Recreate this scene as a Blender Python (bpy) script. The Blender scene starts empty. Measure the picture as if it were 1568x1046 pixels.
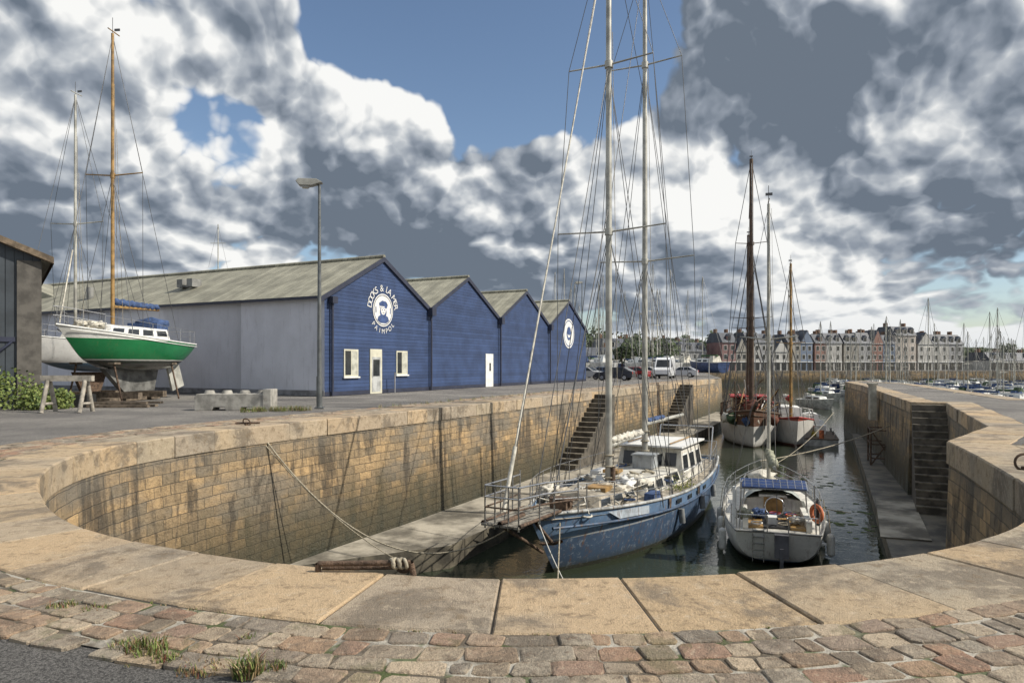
import bpy, bmesh, math, random, bisect
from math import *
from mathutils import Vector, Matrix, noise
from mathutils.geometry import tessellate_polygon
rnd=random.Random(7)
scene=bpy.context.scene
scene.view_settings.view_transform='Standard'
scene.view_settings.look='None'
scene.view_settings.exposure=0
WZ=-4.6
# ------------------------------------------------------------------ materials
class NT:
    def __init__(s,tree): s.t=tree; s.n=tree.nodes; s.l=tree.links
    def new(s,typ,**kw):
        n=s.n.new(typ)
        for k,v in kw.items(): setattr(n,k,v)
        return n
    def set(s,n,a,b):
        if isinstance(b,bpy.types.NodeSocket): s.l.new(b,n.inputs[a])
        else: n.inputs[a].default_value=b
    def math(s,op,a,b=0.0,c=None,clamp=False):
        n=s.n.new('ShaderNodeMath'); n.operation=op; n.use_clamp=clamp
        s.set(n,0,a); s.set(n,1,b)
        if c is not None: s.set(n,2,c)
        return n.outputs[0]
    def mix(s,f,a,b,blend='MIX'):
        n=s.n.new('ShaderNodeMixRGB'); n.blend_type=blend
        s.set(n,0,f)
        for i,c in ((1,a),(2,b)):
            if isinstance(c,bpy.types.NodeSocket): s.l.new(c,n.inputs[i])
            else: n.inputs[i].default_value=(c[0],c[1],c[2],1)
        return n.outputs[0]
    def noise(s,vec,scale,detail=3,rough=.55,dist=0):
        n=s.n.new('ShaderNodeTexNoise'); n.inputs['Scale'].default_value=scale
        n.inputs['Detail'].default_value=detail; n.inputs['Roughness'].default_value=rough
        n.inputs['Distortion'].default_value=dist
        if vec is not None: s.l.new(vec,n.inputs['Vector'])
        return n.outputs['Fac']
    def ramp(s,v,a,b,lo=0.0,hi=1.0,smooth=True):
        n=s.n.new('ShaderNodeMapRange'); n.interpolation_type='SMOOTHSTEP' if smooth else 'LINEAR'
        s.set(n,0,v); n.inputs[1].default_value=a; n.inputs[2].default_value=b
        n.inputs[3].default_value=lo; n.inputs[4].default_value=hi
        return n.outputs[0]
    def mapping(s,vec,scale=(1,1,1),loc=(0,0,0)):
        n=s.n.new('ShaderNodeMapping'); s.l.new(vec,n.inputs[0])
        n.inputs['Scale'].default_value=scale; n.inputs['Location'].default_value=loc
        return n.outputs[0]
    def bump(s,h,strength=.3,dist=.02,normal=None):
        n=s.n.new('ShaderNodeBump'); s.set(n,'Height',h); n.inputs['Strength'].default_value=strength
        n.inputs['Distance'].default_value=dist
        if normal: s.l.new(normal,n.inputs['Normal'])
        return n.outputs[0]
def newmat(name):
    m=bpy.data.materials.new(name); m.use_nodes=True
    t=NT(m.node_tree); p=t.n['Principled BSDF']
    return m,t,p
def setcol(t,p,c):
    if isinstance(c,bpy.types.NodeSocket): t.l.new(c,p.inputs['Base Color'])
    else: p.inputs['Base Color'].default_value=(c[0],c[1],c[2],1)
MC={}
def M(name,col,rough=.7,metal=0,var=.35,vs=2.0,bump=0,bs=40,island=0,col2=None,dirt=0):
    if name in MC: return MC[name]
    m,t,p=newmat(name)
    tc=t.new('ShaderNodeTexCoord').outputs['Object']
    a=tuple(c*(1-var) for c in col); b=col2 or tuple(min(1,c*(1+var*.5)) for c in col)
    f=t.noise(tc,vs,4,.6)
    c=t.mix(t.ramp(f,.35,.65),a,b)
    if dirt:
        f2=t.noise(t.mapping(tc,(6,6,1.2)),1.2,4,.7)
        c=t.mix(t.ramp(f2,.52,.72,0,dirt),c,(.12,.07,.035))
    setcol(t,p,c)
    p.inputs['Roughness'].default_value=rough; p.inputs['Metallic'].default_value=metal
    if bump: t.l.new(t.bump(t.noise(tc,bs,3,.6),bump,.02),p.inputs['Normal'])
    MC[name]=m; return m

def stone_island(name,cols,scale=1,patch=(.10,.085,.06),pamt=.75,moss=0,grey=.6):
    m,t,p=newmat(name)
    tc=t.new('ShaderNodeTexCoord').outputs['Object']
    g=t.new('ShaderNodeNewGeometry').outputs['Random Per Island']
    cr=t.new('ShaderNodeValToRGB'); t.l.new(g,cr.inputs[0])
    e=cr.color_ramp.elements
    while len(e)<len(cols): e.new(.5)
    for i,c in enumerate(cols):
        e[i].position=i/(len(cols)-1); e[i].color=(*c,1)
    c=cr.outputs[0]
    n1=t.noise(tc,.9*scale,6,.68,.5); n2=t.noise(tc,7*scale,5,.72); n3=t.noise(tc,110,2,.8); n4=t.noise(tc,.45,3,.6)
    c=t.mix(t.ramp(n4,.46,.64,0,grey),c,(.25,.235,.20))
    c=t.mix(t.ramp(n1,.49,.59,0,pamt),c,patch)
    c=t.mix(t.ramp(n2,.52,.66,0,.65),c,tuple(x*.40 for x in cols[0]))
    c=t.mix(t.ramp(n2,.45,.34,0,.5),c,(.56,.46,.33))
    c=t.mix(1,c,t.mix(n3,(.35,.35,.35),(1.65,1.65,1.65)),'MULTIPLY')
    if moss:
        c=t.mix(t.math('MULTIPLY',t.ramp(n1,.42,.36),moss),c,(.09,.10,.03))
    setcol(t,p,c); p.inputs['Roughness'].default_value=.85
    h=t.math('ADD',n2,t.math('MULTIPLY',n3,.4))
    t.l.new(t.bump(h,.9,.04),p.inputs['Normal'])
    return m

def mat_wall():
    m,t,p=newmat('dock_wall_masonry')
    uv=t.new('ShaderNodeTexCoord').outputs['UV']
    tc=t.new('ShaderNodeTexCoord').outputs['Object']
    nz=t.new('ShaderNodeTexNoise'); nz.inputs['Scale'].default_value=1.6; nz.inputs['Detail'].default_value=3; t.l.new(uv,nz.inputs['Vector'])
    off=t.new('ShaderNodeVectorMath',operation='MULTIPLY_ADD'); t.l.new(nz.outputs['Color'],off.inputs[0]); off.inputs[1].default_value=(.16,.10,0); t.l.new(uv,off.inputs[2])
    b=t.new('ShaderNodeTexBrick'); t.l.new(off.outputs[0],b.inputs['Vector'])
    for k_,v_ in (('Color1',(.52,.36,.19,1)),('Color2',(.24,.19,.125,1)),('Mortar',(.17,.14,.10,1)),('Scale',1),('Brick Width',.52),('Row Height',.25),('Mortar Size',.010),('Mortar Smooth',.6),('Bias',0),): b.inputs[k_].default_value=v_
    sz=t.new('ShaderNodeSeparateXYZ'); t.l.new(tc,sz.inputs[0]); z=sz.outputs['Z']
    n1=t.noise(t.mapping(uv,(1.4,.30,1)),1.0,6,.68,.5)
    n2=t.noise(uv,5,6,.76); n3=t.noise(t.mapping(uv,(.30,.8,1)),.8,4,.6)
    c=t.mix(1,b.outputs['Color'],t.mix(n2,(.25,.26,.28),(1.8,1.75,1.65)),'MULTIPLY')
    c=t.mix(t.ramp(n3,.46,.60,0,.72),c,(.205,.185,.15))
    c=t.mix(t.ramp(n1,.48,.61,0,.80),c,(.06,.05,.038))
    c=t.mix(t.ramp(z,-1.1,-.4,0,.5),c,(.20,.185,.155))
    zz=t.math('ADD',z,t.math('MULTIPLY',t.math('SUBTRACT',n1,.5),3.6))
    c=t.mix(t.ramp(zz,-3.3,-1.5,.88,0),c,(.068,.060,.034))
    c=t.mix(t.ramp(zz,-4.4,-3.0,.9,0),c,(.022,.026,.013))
    n5=t.noise(uv,16,3,.8)
    c=t.mix(t.ramp(n5,.60,.72,0,.40),c,(.46,.41,.33))
    setcol(t,p,c); 
    t.l.new(t.ramp(zz,-4.2,-3.2,.45,.9),p.inputs['Roughness'])
    h=t.math('ADD',t.math('MULTIPLY',b.outputs['Fac'],-.6),t.math('MULTIPLY',n2,1.6))
    t.l.new(t.bump(h,1.0,.06),p.inputs['Normal'])
    return m
def mat_asphalt():
    m,t,p=newmat('asphalt_ground')
    tc=t.new('ShaderNodeTexCoord').outputs['Object']
    n1=t.noise(tc,.25,4,.6); n2=t.noise(tc,75,2,.8); n3=t.noise(tc,1.5,4,.7)
    c=t.mix(t.ramp(n1,.35,.65),(.115,.11,.105),(.20,.19,.175))
    c=t.mix(t.ramp(n3,.55,.7,0,.5),c,(.07,.068,.065))
    sy=t.new('ShaderNodeSeparateXYZ'); t.l.new(tc,sy.inputs[0])
    c=t.mix(t.ramp(sy.outputs['Y'],240,320),c,(.05,.065,.03))
    c=t.mix(t.ramp(sy.outputs['Y'],5.5,9,.6,0),c,(.045,.044,.043))
    c=t.mix(1,c,t.mix(t.ramp(n2,.3,.7),(.25,.25,.25),(1.9,1.88,1.85)),'MULTIPLY')
    setcol(t,p,c); p.inputs['Roughness'].default_value=.95
    t.l.new(t.bump(n2,.9,.02),p.inputs['Normal'])
    return m
def mat_water():
    m,t,p=newmat('harbour_water')
    tc=t.new('ShaderNodeTexCoord').outputs['Object']
    setcol(t,p,(.028,.036,.022)); p.inputs['Roughness'].default_value=.05; p.inputs['IOR'].default_value=1.33
    h=t.math('ADD',t.noise(tc,1.6,3,.6,.4),t.math('MULTIPLY',t.noise(tc,7,2,.5),.25))
    t.l.new(t.bump(h,.30,.05),p.inputs['Normal'])
    return m
def mat_clad(name,col,pitch,axis='Z',depth=.02,dark=.45,var=.2):
    m,t,p=newmat(name)
    tc=t.new('ShaderNodeTexCoord').outputs['Object']
    s=t.new('ShaderNodeSeparateXYZ'); t.l.new(tc,s.inputs[0])
    q=t.math('MULTIPLY',s.outputs[axis],1/pitch)
    f=t.math('FRACT',q); groove=t.ramp(f,.0,.14,1,0)
    wn=t.new('ShaderNodeTexWhiteNoise',noise_dimensions='1D'); t.l.new(t.math('FLOOR',q),wn.inputs['W'])
    n=t.noise(tc,.8,4,.6); n2=t.noise(t.mapping(tc,(3,3,.4)),1.5,4,.7)
    c=t.mix(t.ramp(n,.3,.7),tuple(x*(1-var) for x in col),tuple(x*(1+var) for x in col))
    c=t.mix(1,c,t.mix(wn.outputs[0],(.86,.86,.86),(1.12,1.12,1.12)),'MULTIPLY')
    c=t.mix(t.ramp(n2,.52,.72,0,.35),c,tuple(x*.5+.02 for x in col))
    c=t.mix(t.math('MULTIPLY',groove,dark),c,tuple(x*.2 for x in col))
    setcol(t,p,c); p.inputs['Roughness'].default_value=.6
    t.l.new(t.bump(t.math('SUBTRACT',f,groove),.6,depth),p.inputs['Normal'])
    return m
def mat_bands(name,bands,rust=.4,rough=.4,scuff=(.35,.38,.4),scamt=.3):
    m,t,p=newmat(name)
    tc=t.new('ShaderNodeTexCoord').outputs['Object']
    s=t.new('ShaderNodeSeparateXYZ'); t.l.new(tc,s.inputs[0])
    n0=t.noise(tc,2.2,3,.6)
    z=t.math('ADD',s.outputs['Z'],t.math('MULTIPLY',t.math('SUBTRACT',n0,.5),.03))
    c=t.mix(0,bands[0][1],bands[0][1])
    for i in range(1,len(bands)):
        c=t.mix(t.ramp(z,bands[i-1][0]-.006,bands[i-1][0]+.006),c,bands[i][1])
    n1=t.noise(tc,1.2,5,.65); n2=t.noise(t.mapping(tc,(7,7,.8)),1.0,5,.7); n3=t.noise(tc,5,5,.75,.8)
    c=t.mix(1,c,t.mix(n1,(.6,.6,.6),(1.3,1.3,1.3)),'MULTIPLY')
    c=t.mix(t.ramp(n3,.54,.66,0,scamt),c,scuff)
    c=t.mix(t.ramp(n2,.54,.70,0,rust),c,(.16,.08,.035))
    if rust>.2: c=t.mix(t.ramp(z,.0,.45,.65,0),c,(.05,.05,.035))
    setcol(t,p,c); p.inputs['Roughness'].default_value=rough
    t.l.new(t.bump(n1,.15,.05),p.inputs['Normal'])
    return m
def mat_leaf(name,c1,c2):
    m,t,p=newmat(name)
    g=t.new('ShaderNodeNewGeometry').outputs['Random Per Island']
    setcol(t,p,t.mix(g,c1,c2)); p.inputs['Roughness'].default_value=.7
    return m
# ------------------------------------------------------------------ mesh builder
class MB:
    def __init__(s): s.v=[];s.f=[];s.mi=[];s.sm=[];s.mats=[];s.X=None
    def add(s,vs,fs,mat,smooth=False):
        if mat not in s.mats: s.mats.append(mat)
        k=s.mats.index(mat); o=len(s.v)
        if s.X is not None: vs=[s.X@Vector(v) for v in vs]
        s.v+= [tuple(v) for v in vs]
        for f in fs: s.f.append([i+o for i in f]); s.mi.append(k); s.sm.append(smooth)
    def box(s,c,d,mat,rz=0,taper=1.0,tilt=None):
        x,y,z=d[0]/2,d[1]/2,d[2]/2; R=Matrix.Rotation(rz,3,'Z')
        if tilt: R=R@Matrix.Rotation(tilt[1],3,tilt[0])
        vs=[]
        for sz in (-1,1):
            k=taper if sz>0 else 1
            for sx,sy in ((-1,-1),(1,-1),(1,1),(-1,1)):
                vs.append(R@Vector((sx*x*k,sy*y*k,sz*z))+Vector(c))
        s.add(vs,[(3,2,1,0),(4,5,6,7),(0,1,5,4),(1,2,6,5),(2,3,7,6),(3,0,4,7)],mat)
    def bbox(s,a,b,mat): s.box([(a[i]+b[i])/2 for i in range(3)],[abs(b[i]-a[i]) for i in range(3)],mat)
    def cyl(s,p0,p1,r0,mat,r1=None,n=8,caps=True):
        r1=r0 if r1 is None else r1; p0=Vector(p0);p1=Vector(p1); d=(p1-p0)
        if d.length<1e-6: return
        d.normalize(); u=d.orthogonal().normalized(); w=d.cross(u)
        vs=[];
        for p,r in ((p0,r0),(p1,r1)):
            for i in range(n):
                a=2*pi*i/n; vs.append(p+(u*cos(a)+w*sin(a))*r)
        s.add(vs,[(i,(i+1)%n,n+(i+1)%n,n+i) for i in range(n)],mat,True)
        if caps: s.add(vs,[tuple(range(n))[::-1],tuple(range(n,2*n))],mat)
    def tube(s,pts,r,mat,n=6):
        for a,b in zip(pts[:-1],pts[1:]): s.cyl(a,b,r,mat,n=n,caps=False)
    def sag(s,p0,p1,sg,r,mat,k=14,n=5):
        p0=Vector(p0);p1=Vector(p1)
        s.tube([p0.lerp(p1,i/k)-Vector((0,0,sg*4*(i/k)*(1-i/k))) for i in range(k+1)],r,mat,n)
    def torus(s,c,R,r,mat,ax=(0,0,1),n=16,k=6):
        ax=Vector(ax).normalized(); u=ax.orthogonal().normalized(); w=ax.cross(u); vs=[]
        for i in range(n):
            a=2*pi*i/n; dr=u*cos(a)+w*sin(a)
            for j in range(k):
                b=2*pi*j/k; vs.append(Vector(c)+dr*(R+r*cos(b))+ax*r*sin(b))
        s.add(vs,[(i*k+j,((i+1)%n)*k+j,((i+1)%n)*k+(j+1)%k,i*k+(j+1)%k) for i in range(n) for j in range(k)],mat,True)
    def blob(s,c,r,mat,seed=0,amp=.25,sub=2,fr=2.0):
        bm=bmesh.new(); bmesh.ops.create_icosphere(bm,subdivisions=sub,radius=1)
        vs=[]
        for v in bm.verts:
            k=1+amp*noise.noise(v.co*fr+Vector((seed*3.1,seed,0)))*1.6
            vs.append(Vector((v.co.x*r[0]*k,v.co.y*r[1]*k,v.co.z*r[2]*k))+Vector(c))
        fs=[[v.index for v in f.verts] for f in bm.faces]; bm.free()
        s.add(vs,fs,mat,True)
    def prism(s,poly,axis,a,b,mat):
        def P(u,w,k):
            return (k,u,w) if axis=='X' else ((u,k,w) if axis=='Y' else (u,w,k))
        n=len(poly); vs=[P(u,w,a) for u,w in poly]+[P(u,w,b) for u,w in poly]
        s.add(vs,[tuple(range(n)),tuple(range(2*n-1,n-1,-1))]+[(i,n+i,n+(i+1)%n,(i+1)%n) for i in range(n)],mat)
    def hull(s,L,B,sheer,keel,beamf,mside,mdeck,rake=1.0,trake=.2,drop=0.0,n=26,m=12,p=.55,q=1.0,rail=None,rr=.05,deck=True):
        S=[]
        for i in range(n+1):
            t=i/n; b=B/2*beamf(t); zs=sheer(t); zk=keel(t); row=[]
            for j in range(m+1):
                a=j/m*pi/2; x=b*max(0,cos(a))**p; z=zs+(zk-zs)*sin(a)**q
                dd=(zs-z)/(zs-zk); y=t*L+rake*dd*(1-t)**2-trake*dd*t**6
                row.append((x,y,z))
            S.append(row)
        w=m+1
        for sg in (1,-1):
            vs=[(x*sg,y,z) for r in S for x,y,z in r]
            fs=[]
            for i in range(n):
                for j in range(m):
                    f=(i*w+j,(i+1)*w+j,(i+1)*w+j+1,i*w+j+1); fs.append(f if sg<0 else f[::-1])
            s.add(vs,fs,mside,True)
        last=S[-1]
        s.add([(x,y,z) for x,y,z in last]+[(-x,y,z) for x,y,z in last[::-1]],[tuple(range(2*w))],mside)
        if deck:
            vs=[];fs=[]
            for i in range(n+1):
                x,y,z=S[i][0]
                for k in (-1,-.5,0,.5,1): vs.append((x*.985*k,y,z-drop+.07*(1-k*k)))
            for i in range(n):
                for k in range(4): fs.append((i*5+k,i*5+k+1,(i+1)*5+k+1,(i+1)*5+k))
            s.add(vs,fs,mdeck,True)
        if rail:
            for sg in (1,-1): s.tube([(S[i][0][0]*sg,S[i][0][1],S[i][0][2]) for i in range(n+1)],rr,rail)
            s.tube([(S[n][0][0],S[n][0][1],S[n][0][2]),(-S[n][0][0],S[n][0][1],S[n][0][2])],rr,rail)
        def edge(t,sg,inset=.06,up=0): return Vector(((B/2*beamf(t)-inset)*sg if B/2*beamf(t)>inset else 0,t*L,sheer(t)+up))
        return edge
    def build(s,name,loc=(0,0,0),rz=0,parent=None,bevel=0):
        me=bpy.data.meshes.new(name); me.from_pydata(s.v,[],s.f)
        for mt in s.mats: me.materials.append(mt)
        me.polygons.foreach_set('material_index',s.mi); me.polygons.foreach_set('use_smooth',s.sm); me.update()
        o=bpy.data.objects.new(name,me); scene.collection.objects.link(o)
        o.location=loc; o.rotation_euler=(0,0,rz)
        if parent: o.parent=parent
        if bevel:
            b=o.modifiers.new('bevel','BEVEL'); b.width=bevel; b.segments=2; b.limit_method='ANGLE'
        return o
# ------------------------------------------------------------------ world / sun
SUN=Vector((.97,-.22,.85)).normalized()
el=asin(SUN.z); az=atan2(SUN.x,SUN.y)
w=bpy.data.worlds.new('World'); scene.world=w; w.use_nodes=True
try:
    w.cycles.sampling_method='MANUAL'; w.cycles.sample_map_resolution=256
except Exception: pass
t=NT(w.node_tree); t.n.clear()
sky=t.new('ShaderNodeTexSky'); sky.sky_type='NISHITA'; sky.sun_disc=False; sky.sun_elevation=el; sky.sun_rotation=az
sky.air_density=1.0; sky.dust_density=.8; sky.ozone_density=1.5
tc=t.new('ShaderNodeTexCoord').outputs['Generated']
nrm=t.new('ShaderNodeVectorMath',operation='NORMALIZE'); t.l.new(tc,nrm.inputs[0]); D=nrm.outputs[0]
sp=t.new('ShaderNodeSeparateXYZ'); t.l.new(D,sp.inputs[0])
lg=t.math('MULTIPLY',t.math('LOGARITHM',t.math('ADD',t.math('MAXIMUM',sp.outputs['Z'],0),.13),2.71828),.46)
cb=t.new('ShaderNodeCombineXYZ'); t.l.new(sp.outputs['X'],cb.inputs[0]); t.l.new(sp.outputs['Y'],cb.inputs[1]); t.l.new(lg,cb.inputs[2]); P=cb.outputs[0]
def voff(vec,o):
    a=t.new('ShaderNodeVectorMath',operation='ADD'); t.l.new(vec,a.inputs[0]); a.inputs[1].default_value=o; return a.outputs[0]
def cloudD(vec):
    n=t.noise(vec,3.1,5,.52)
    wv=t.new('ShaderNodeTexNoise'); wv.inputs['Scale'].default_value=9; wv.inputs['Detail'].default_value=4; t.l.new(vec,wv.inputs['Vector'])
    ad=t.new('ShaderNodeVectorMath',operation='MULTIPLY_ADD'); t.l.new(wv.outputs['Color'],ad.inputs[0]); ad.inputs[1].default_value=(.10,.10,.10); t.l.new(vec,ad.inputs[2])
    out=n
    for s_,a_ in ((8.5,.20),(19,.115),(44,.055)):
        v=t.new('ShaderNodeTexVoronoi',feature='F1'); v.inputs['Scale'].default_value=s_
        t.l.new(ad.outputs[0],v.inputs['Vector'])
        d=v.outputs['Distance']
        out=t.math('ADD',out,t.math('MULTIPLY',t.math('SUBTRACT',.27,t.math('MULTIPLY',d,d)),a_))
    return out
def dirv(px,py): return Vector((px-784,1045,560-py)).normalized()
def bump_dir(v,rad):
    dt=t.new('ShaderNodeVectorMath',operation='DOT_PRODUCT'); t.l.new(D,dt.inputs[0]); dt.inputs[1].default_value=v
    return t.ramp(dt.outputs['Value'],cos(rad),1.0,0,1)
def blobsum(lst):
    o=None
    for px,py,r,a in lst:
        b=t.math('MULTIPLY',bump_dir(dirv(px,py),r),a); o=b if o is None else t.math('ADD',o,b)
    return o
cov=blobsum([(690,40,.23,-.36),(860,80,.18,-.28),(340,220,.09,-.16),(560,50,.13,-.14),(1400,300,.55,.08),(1150,330,.25,.09),(330,380,.25,.07),(130,150,.35,.08),(740,280,.24,.20),(430,50,.14,.12),(1120,110,.16,.12),(560,230,.15,.18),(900,330,.2,.12)])
bri=blobsum([(740,280,.18,-.30),(1440,50,.22,-.26),(1500,390,.17,-.24),(100,250,.28,-.12),(630,350,.14,-.18),(560,210,.14,.22),(1180,180,.22,.16),(1330,210,.18,.12),(1290,350,.12,.16),(380,270,.16,.16),(1530,200,.12,.16)])
D0=cloudD(P); D1=cloudD(voff(P,(.013,-.003,.020)))
c0=t.noise(P,3.1,1,.5); c1=t.noise(voff(P,(.045,-.01,.09)),3.1,1,.5)
DD=t.math('ADD',D0,cov)
alpha=t.ramp(DD,.425,.49)
edge=t.math('MULTIPLY',t.math('SUBTRACT',D0,D1),6.5)
soft=t.math('MULTIPLY',t.math('SUBTRACT',c0,c1),2.6)
thick=t.ramp(DD,.49,.80,0,.42)
L=t.math('ADD',t.math('SUBTRACT',t.math('ADD',.68,edge),thick),bri)
L=t.math('ADD',L,soft)
L=t.math('ADD',L,t.math('MULTIPLY',t.math('SUBTRACT',t.noise(P,11,5,.62),.5),.6))
cr=t.new('ShaderNodeValToRGB'); t.l.new(L,cr.inputs[0]); e=cr.color_ramp.elements
e.new(.3);e.new(.6)
for i,(p_,c_) in enumerate(((.0,(.15,.185,.235)),(.3,(.28,.32,.38)),(.6,(.50,.535,.575)),(1.0,(.95,.95,.93)))): e[i].position=p_; e[i].color=(*c_,1)
haz=t.ramp(sp.outputs['Z'],-.02,.12,.45,0)
ccol=t.mix(haz,cr.outputs[0],(.52,.58,.65))
b1=t.new('ShaderNodeBackground'); t.l.new(sky.outputs[0],b1.inputs[0]); b1.inputs[1].default_value=.125
b2=t.new('ShaderNodeBackground'); t.l.new(ccol,b2.inputs[0]); b2.inputs[1].default_value=1.0
mx=t.new('ShaderNodeMixShader'); t.l.new(alpha,mx.inputs[0]); t.l.new(b1.outputs[0],mx.inputs[1]); t.l.new(b2.outputs[0],mx.inputs[2])
ow=t.new('ShaderNodeOutputWorld'); t.l.new(mx.outputs[0],ow.inputs[0])
sl=bpy.data.lights.new('sun','SUN'); sl.energy=5.0; sl.angle=radians(.6); sl.color=(1,.93,.82)
so=bpy.data.objects.new('sun',sl); scene.collection.objects.link(so); so.rotation_euler=SUN.to_track_quat('Z','Y').to_euler(); so.location=(30,5,30)
# ------------------------------------------------------------------ camera
cd=bpy.data.cameras.new('camera'); co=bpy.data.objects.new('camera',cd); scene.collection.objects.link(co); scene.camera=co
co.location=(0,0,1.6); co.rotation_euler=(radians(90),0,0); cd.lens=24; cd.sensor_width=36; cd.shift_y=37/1568; cd.clip_end=8000; cd.clip_start=.05
# ------------------------------------------------------------------ dock outline
def catmull(P,step=.25):
    out=[]
    Q=[P[0]]+P+[P[-1]]
    for i in range(1,len(Q)-2):
        p0,p1,p2,p3=[Vector(q) for q in Q[i-1:i+3]]
        k=max(2,int((p2-p1).length/step))
        for j in range(k):
            u=j/k
            out.append(.5*((2*p1)+(p2-p0)*u+(2*p0-5*p1+4*p2-p3)*u*u+(3*p1-p0-3*p2+p3)*u**3))
    out.append(Vector(P[-1])); return out
E=[]
A=Vector((24.0,80.9));Bq=Vector((-3.75,23.9))
for i in range(30): E.append(A.lerp(Bq,i/30))
E+=catmull([(-3.75,23.9),(-5.7,20.2),(-7.3,16.6),(-7.95,14.0),(-7.75,11.9),(-6.9,9.9),(-5.78,8.3),(-4.56,6.97),(-3.46,6.19),(-2.49,5.73),(-1.8,5.46),(-.82,5.19),(-.12,5.10),(.57,5.11),(1.33,5.18),(2.02,5.30),(2.73,5.49),(3.4,5.75),(4.05,6.08),(4.84,6.6),(5.6,7.3),(6.4,8.3),(7.1,9.5),(7.8,11.0),(8.6,12.8),(9.3,14.5)])
E+=[Vector(p) for p in ((12.6,18.0),(18.9,29.7),(17.7,30.3),(28.6,55.7),(33.2,68.0))]
nE=len(E)
PIER=[Vector(p) for p in ((36.8,72),(35.2,59.7),(24.6,32.8),(60,24))]
def offs(pts,d):
    out=[]
    for i,p in enumerate(pts):
        a=(p-pts[i-1]).normalized() if i>0 else None
        b=(pts[i+1]-p).normalized() if i<len(pts)-1 else None
        if a is None:a=b
        if b is None:b=a
        na=Vector((a.y,-a.x)); nb=Vector((b.y,-b.x)); m_=(na+nb).normalized(); k=max(.45,m_.dot(na))
        out.append(p+m_*d/k)
    return out
CP=E+PIER
CPo=offs(CP,1.0)
cum=[0]
for a,b in zip(CP[:-1],CP[1:]): cum.append(cum[-1]+(b-a).length)
def at(s,d):
    s=min(max(s,0),cum[-1]-1e-6); i=min(bisect.bisect_right(cum,s)-1,len(CP)-2); u=(s-cum[i])/(cum[i+1]-cum[i])
    a=CP[i].lerp(CP[i+1],u); b=CPo[i].lerp(CPo[i+1],u); q=a+(b-a)*d
    return q
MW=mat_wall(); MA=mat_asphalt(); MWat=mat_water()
E5=offs(CP,.5)
outer=[(420,-40),(420,-400),(-2500,-400),(-2500,3500),(3500,3500),(3500,215),(62,215),(45,160),(27,88)]
land=[Vector((p.x,p.y,-.02)) for p in E5]+[Vector((*p,-.02)) for p in outer]
tri=tessellate_polygon([land])
mb=MB(); mb.add(land,[tuple(x) for x in tri],MA); g=mb.build('ground')
bm=bmesh.new(); bm.from_mesh(g.data); bmesh.ops.recalc_face_normals(bm,faces=bm.faces)
if sum(f.normal.z for f in bm.faces)<0: bmesh.ops.reverse_faces(bm,faces=bm.faces)
bm.to_mesh(g.data); bm.free()
mb=MB(); mb.add([(-4000,-400,WZ),(4000,-400,WZ),(4000,4000,WZ),(-4000,4000,WZ)],[(0,1,2,3)],MWat); mb.build('water')
wl=[Vector((3500,215)),Vector((62,215)),Vector((45,160)),Vector((27,88))]+CP+[Vector((420,-40))]
wb=offs(wl,-.22)
me=bpy.data.meshes.new('dock_wall'); vs=[];fs=[];uvs=[]
u=0
rows=[-.02,-.45,-2.5,-6.5]
for i in range(len(wl)-1):
    l=(wl[i+1]-wl[i]).length
    for r in range(3):
        z0,z1=rows[r],rows[r+1]; k0=min(1,max(0,(-z0)/6.5)); k1=(-z1)/6.5
        a=wl[i].lerp(wb[i],k0);b=wl[i+1].lerp(wb[i+1],k0);c=wl[i+1].lerp(wb[i+1],k1);d=wl[i].lerp(wb[i],k1)
        o=len(vs); vs+=[(*a,z0),(*b,z0),(*c,z1),(*d,z1)]; fs.append((o,o+1,o+2,o+3)); uvs+=[(u,z0),(u+l,z0),(u+l,z1),(u,z1)]
    u+=l
me.from_pydata(vs,[],fs); ul=me.uv_layers.new(name='UVMap')
for i,x in enumerate(uvs): ul.data[i].uv=x
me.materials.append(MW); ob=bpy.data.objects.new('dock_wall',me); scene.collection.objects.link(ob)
# coping
MCop=stone_island('granite_coping',[(.48,.345,.20),(.42,.35,.25),(.54,.39,.23),(.37,.31,.235),(.50,.39,.26)],patch=(.165,.135,.10),pamt=.72,grey=.45)  # dark patches: weathering plus dappled cloud shadow painted into the stone colour
mb=MB(); s=0.0; r2=random.Random(3)
corner=[cum[nE-1-k] for k in range(6)]+[cum[i] for i in range(nE,len(CP))]
while s<cum[-1]-.6:
    q=at(s,0); near=q.y<9
    ln=r2.uniform(.82,1.02) if near else r2.uniform(1.0,1.6)
    e=min(s+ln,cum[-1]); 
    for cc in corner:
        if s+.05<cc<e+.35: e=cc; break
    gp=.006; k=3; wd=1.0+r2.uniform(-.05,.05); z=r2.uniform(-.005,.009); inn=-.05+r2.uniform(-.015,.015)
    bv=.016; prof=[(inn,-.47),(inn,z-bv*1.6),(inn+bv*1.5,z),(wd-bv,z),(wd,z-bv),(wd,-.2)]
    vs=[]
    ss=[s+gp]+[s+gp+bv*.7]+[s+gp+bv+(e-s-2*gp-2*bv)*i/k for i in range(1,k)]+[e-gp-bv*.7,e-gp]
    for i,x in enumerate(ss):
        endd=(i==0 or i==len(ss)-1)
        for (d,zz) in prof:
            p=at(x,d); vs.append((p.x,p.y,zz-(bv*.7 if endd and zz==z else 0)))
    m_=len(prof); fs=[]
    for i in range(len(ss)-1):
        for j in range(m_-1): fs.append((i*m_+j,i*m_+j+1,(i+1)*m_+j+1,(i+1)*m_+j)[::-1])
    fs.append(tuple(range(m_))); fs.append(tuple(range((len(ss)-1)*m_,len(ss)*m_))[::-1])
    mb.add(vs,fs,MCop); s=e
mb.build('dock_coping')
mm,tt_,pp_=newmat('joint_mortar'); tco=tt_.new('ShaderNodeTexCoord').outputs['Object']
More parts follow.
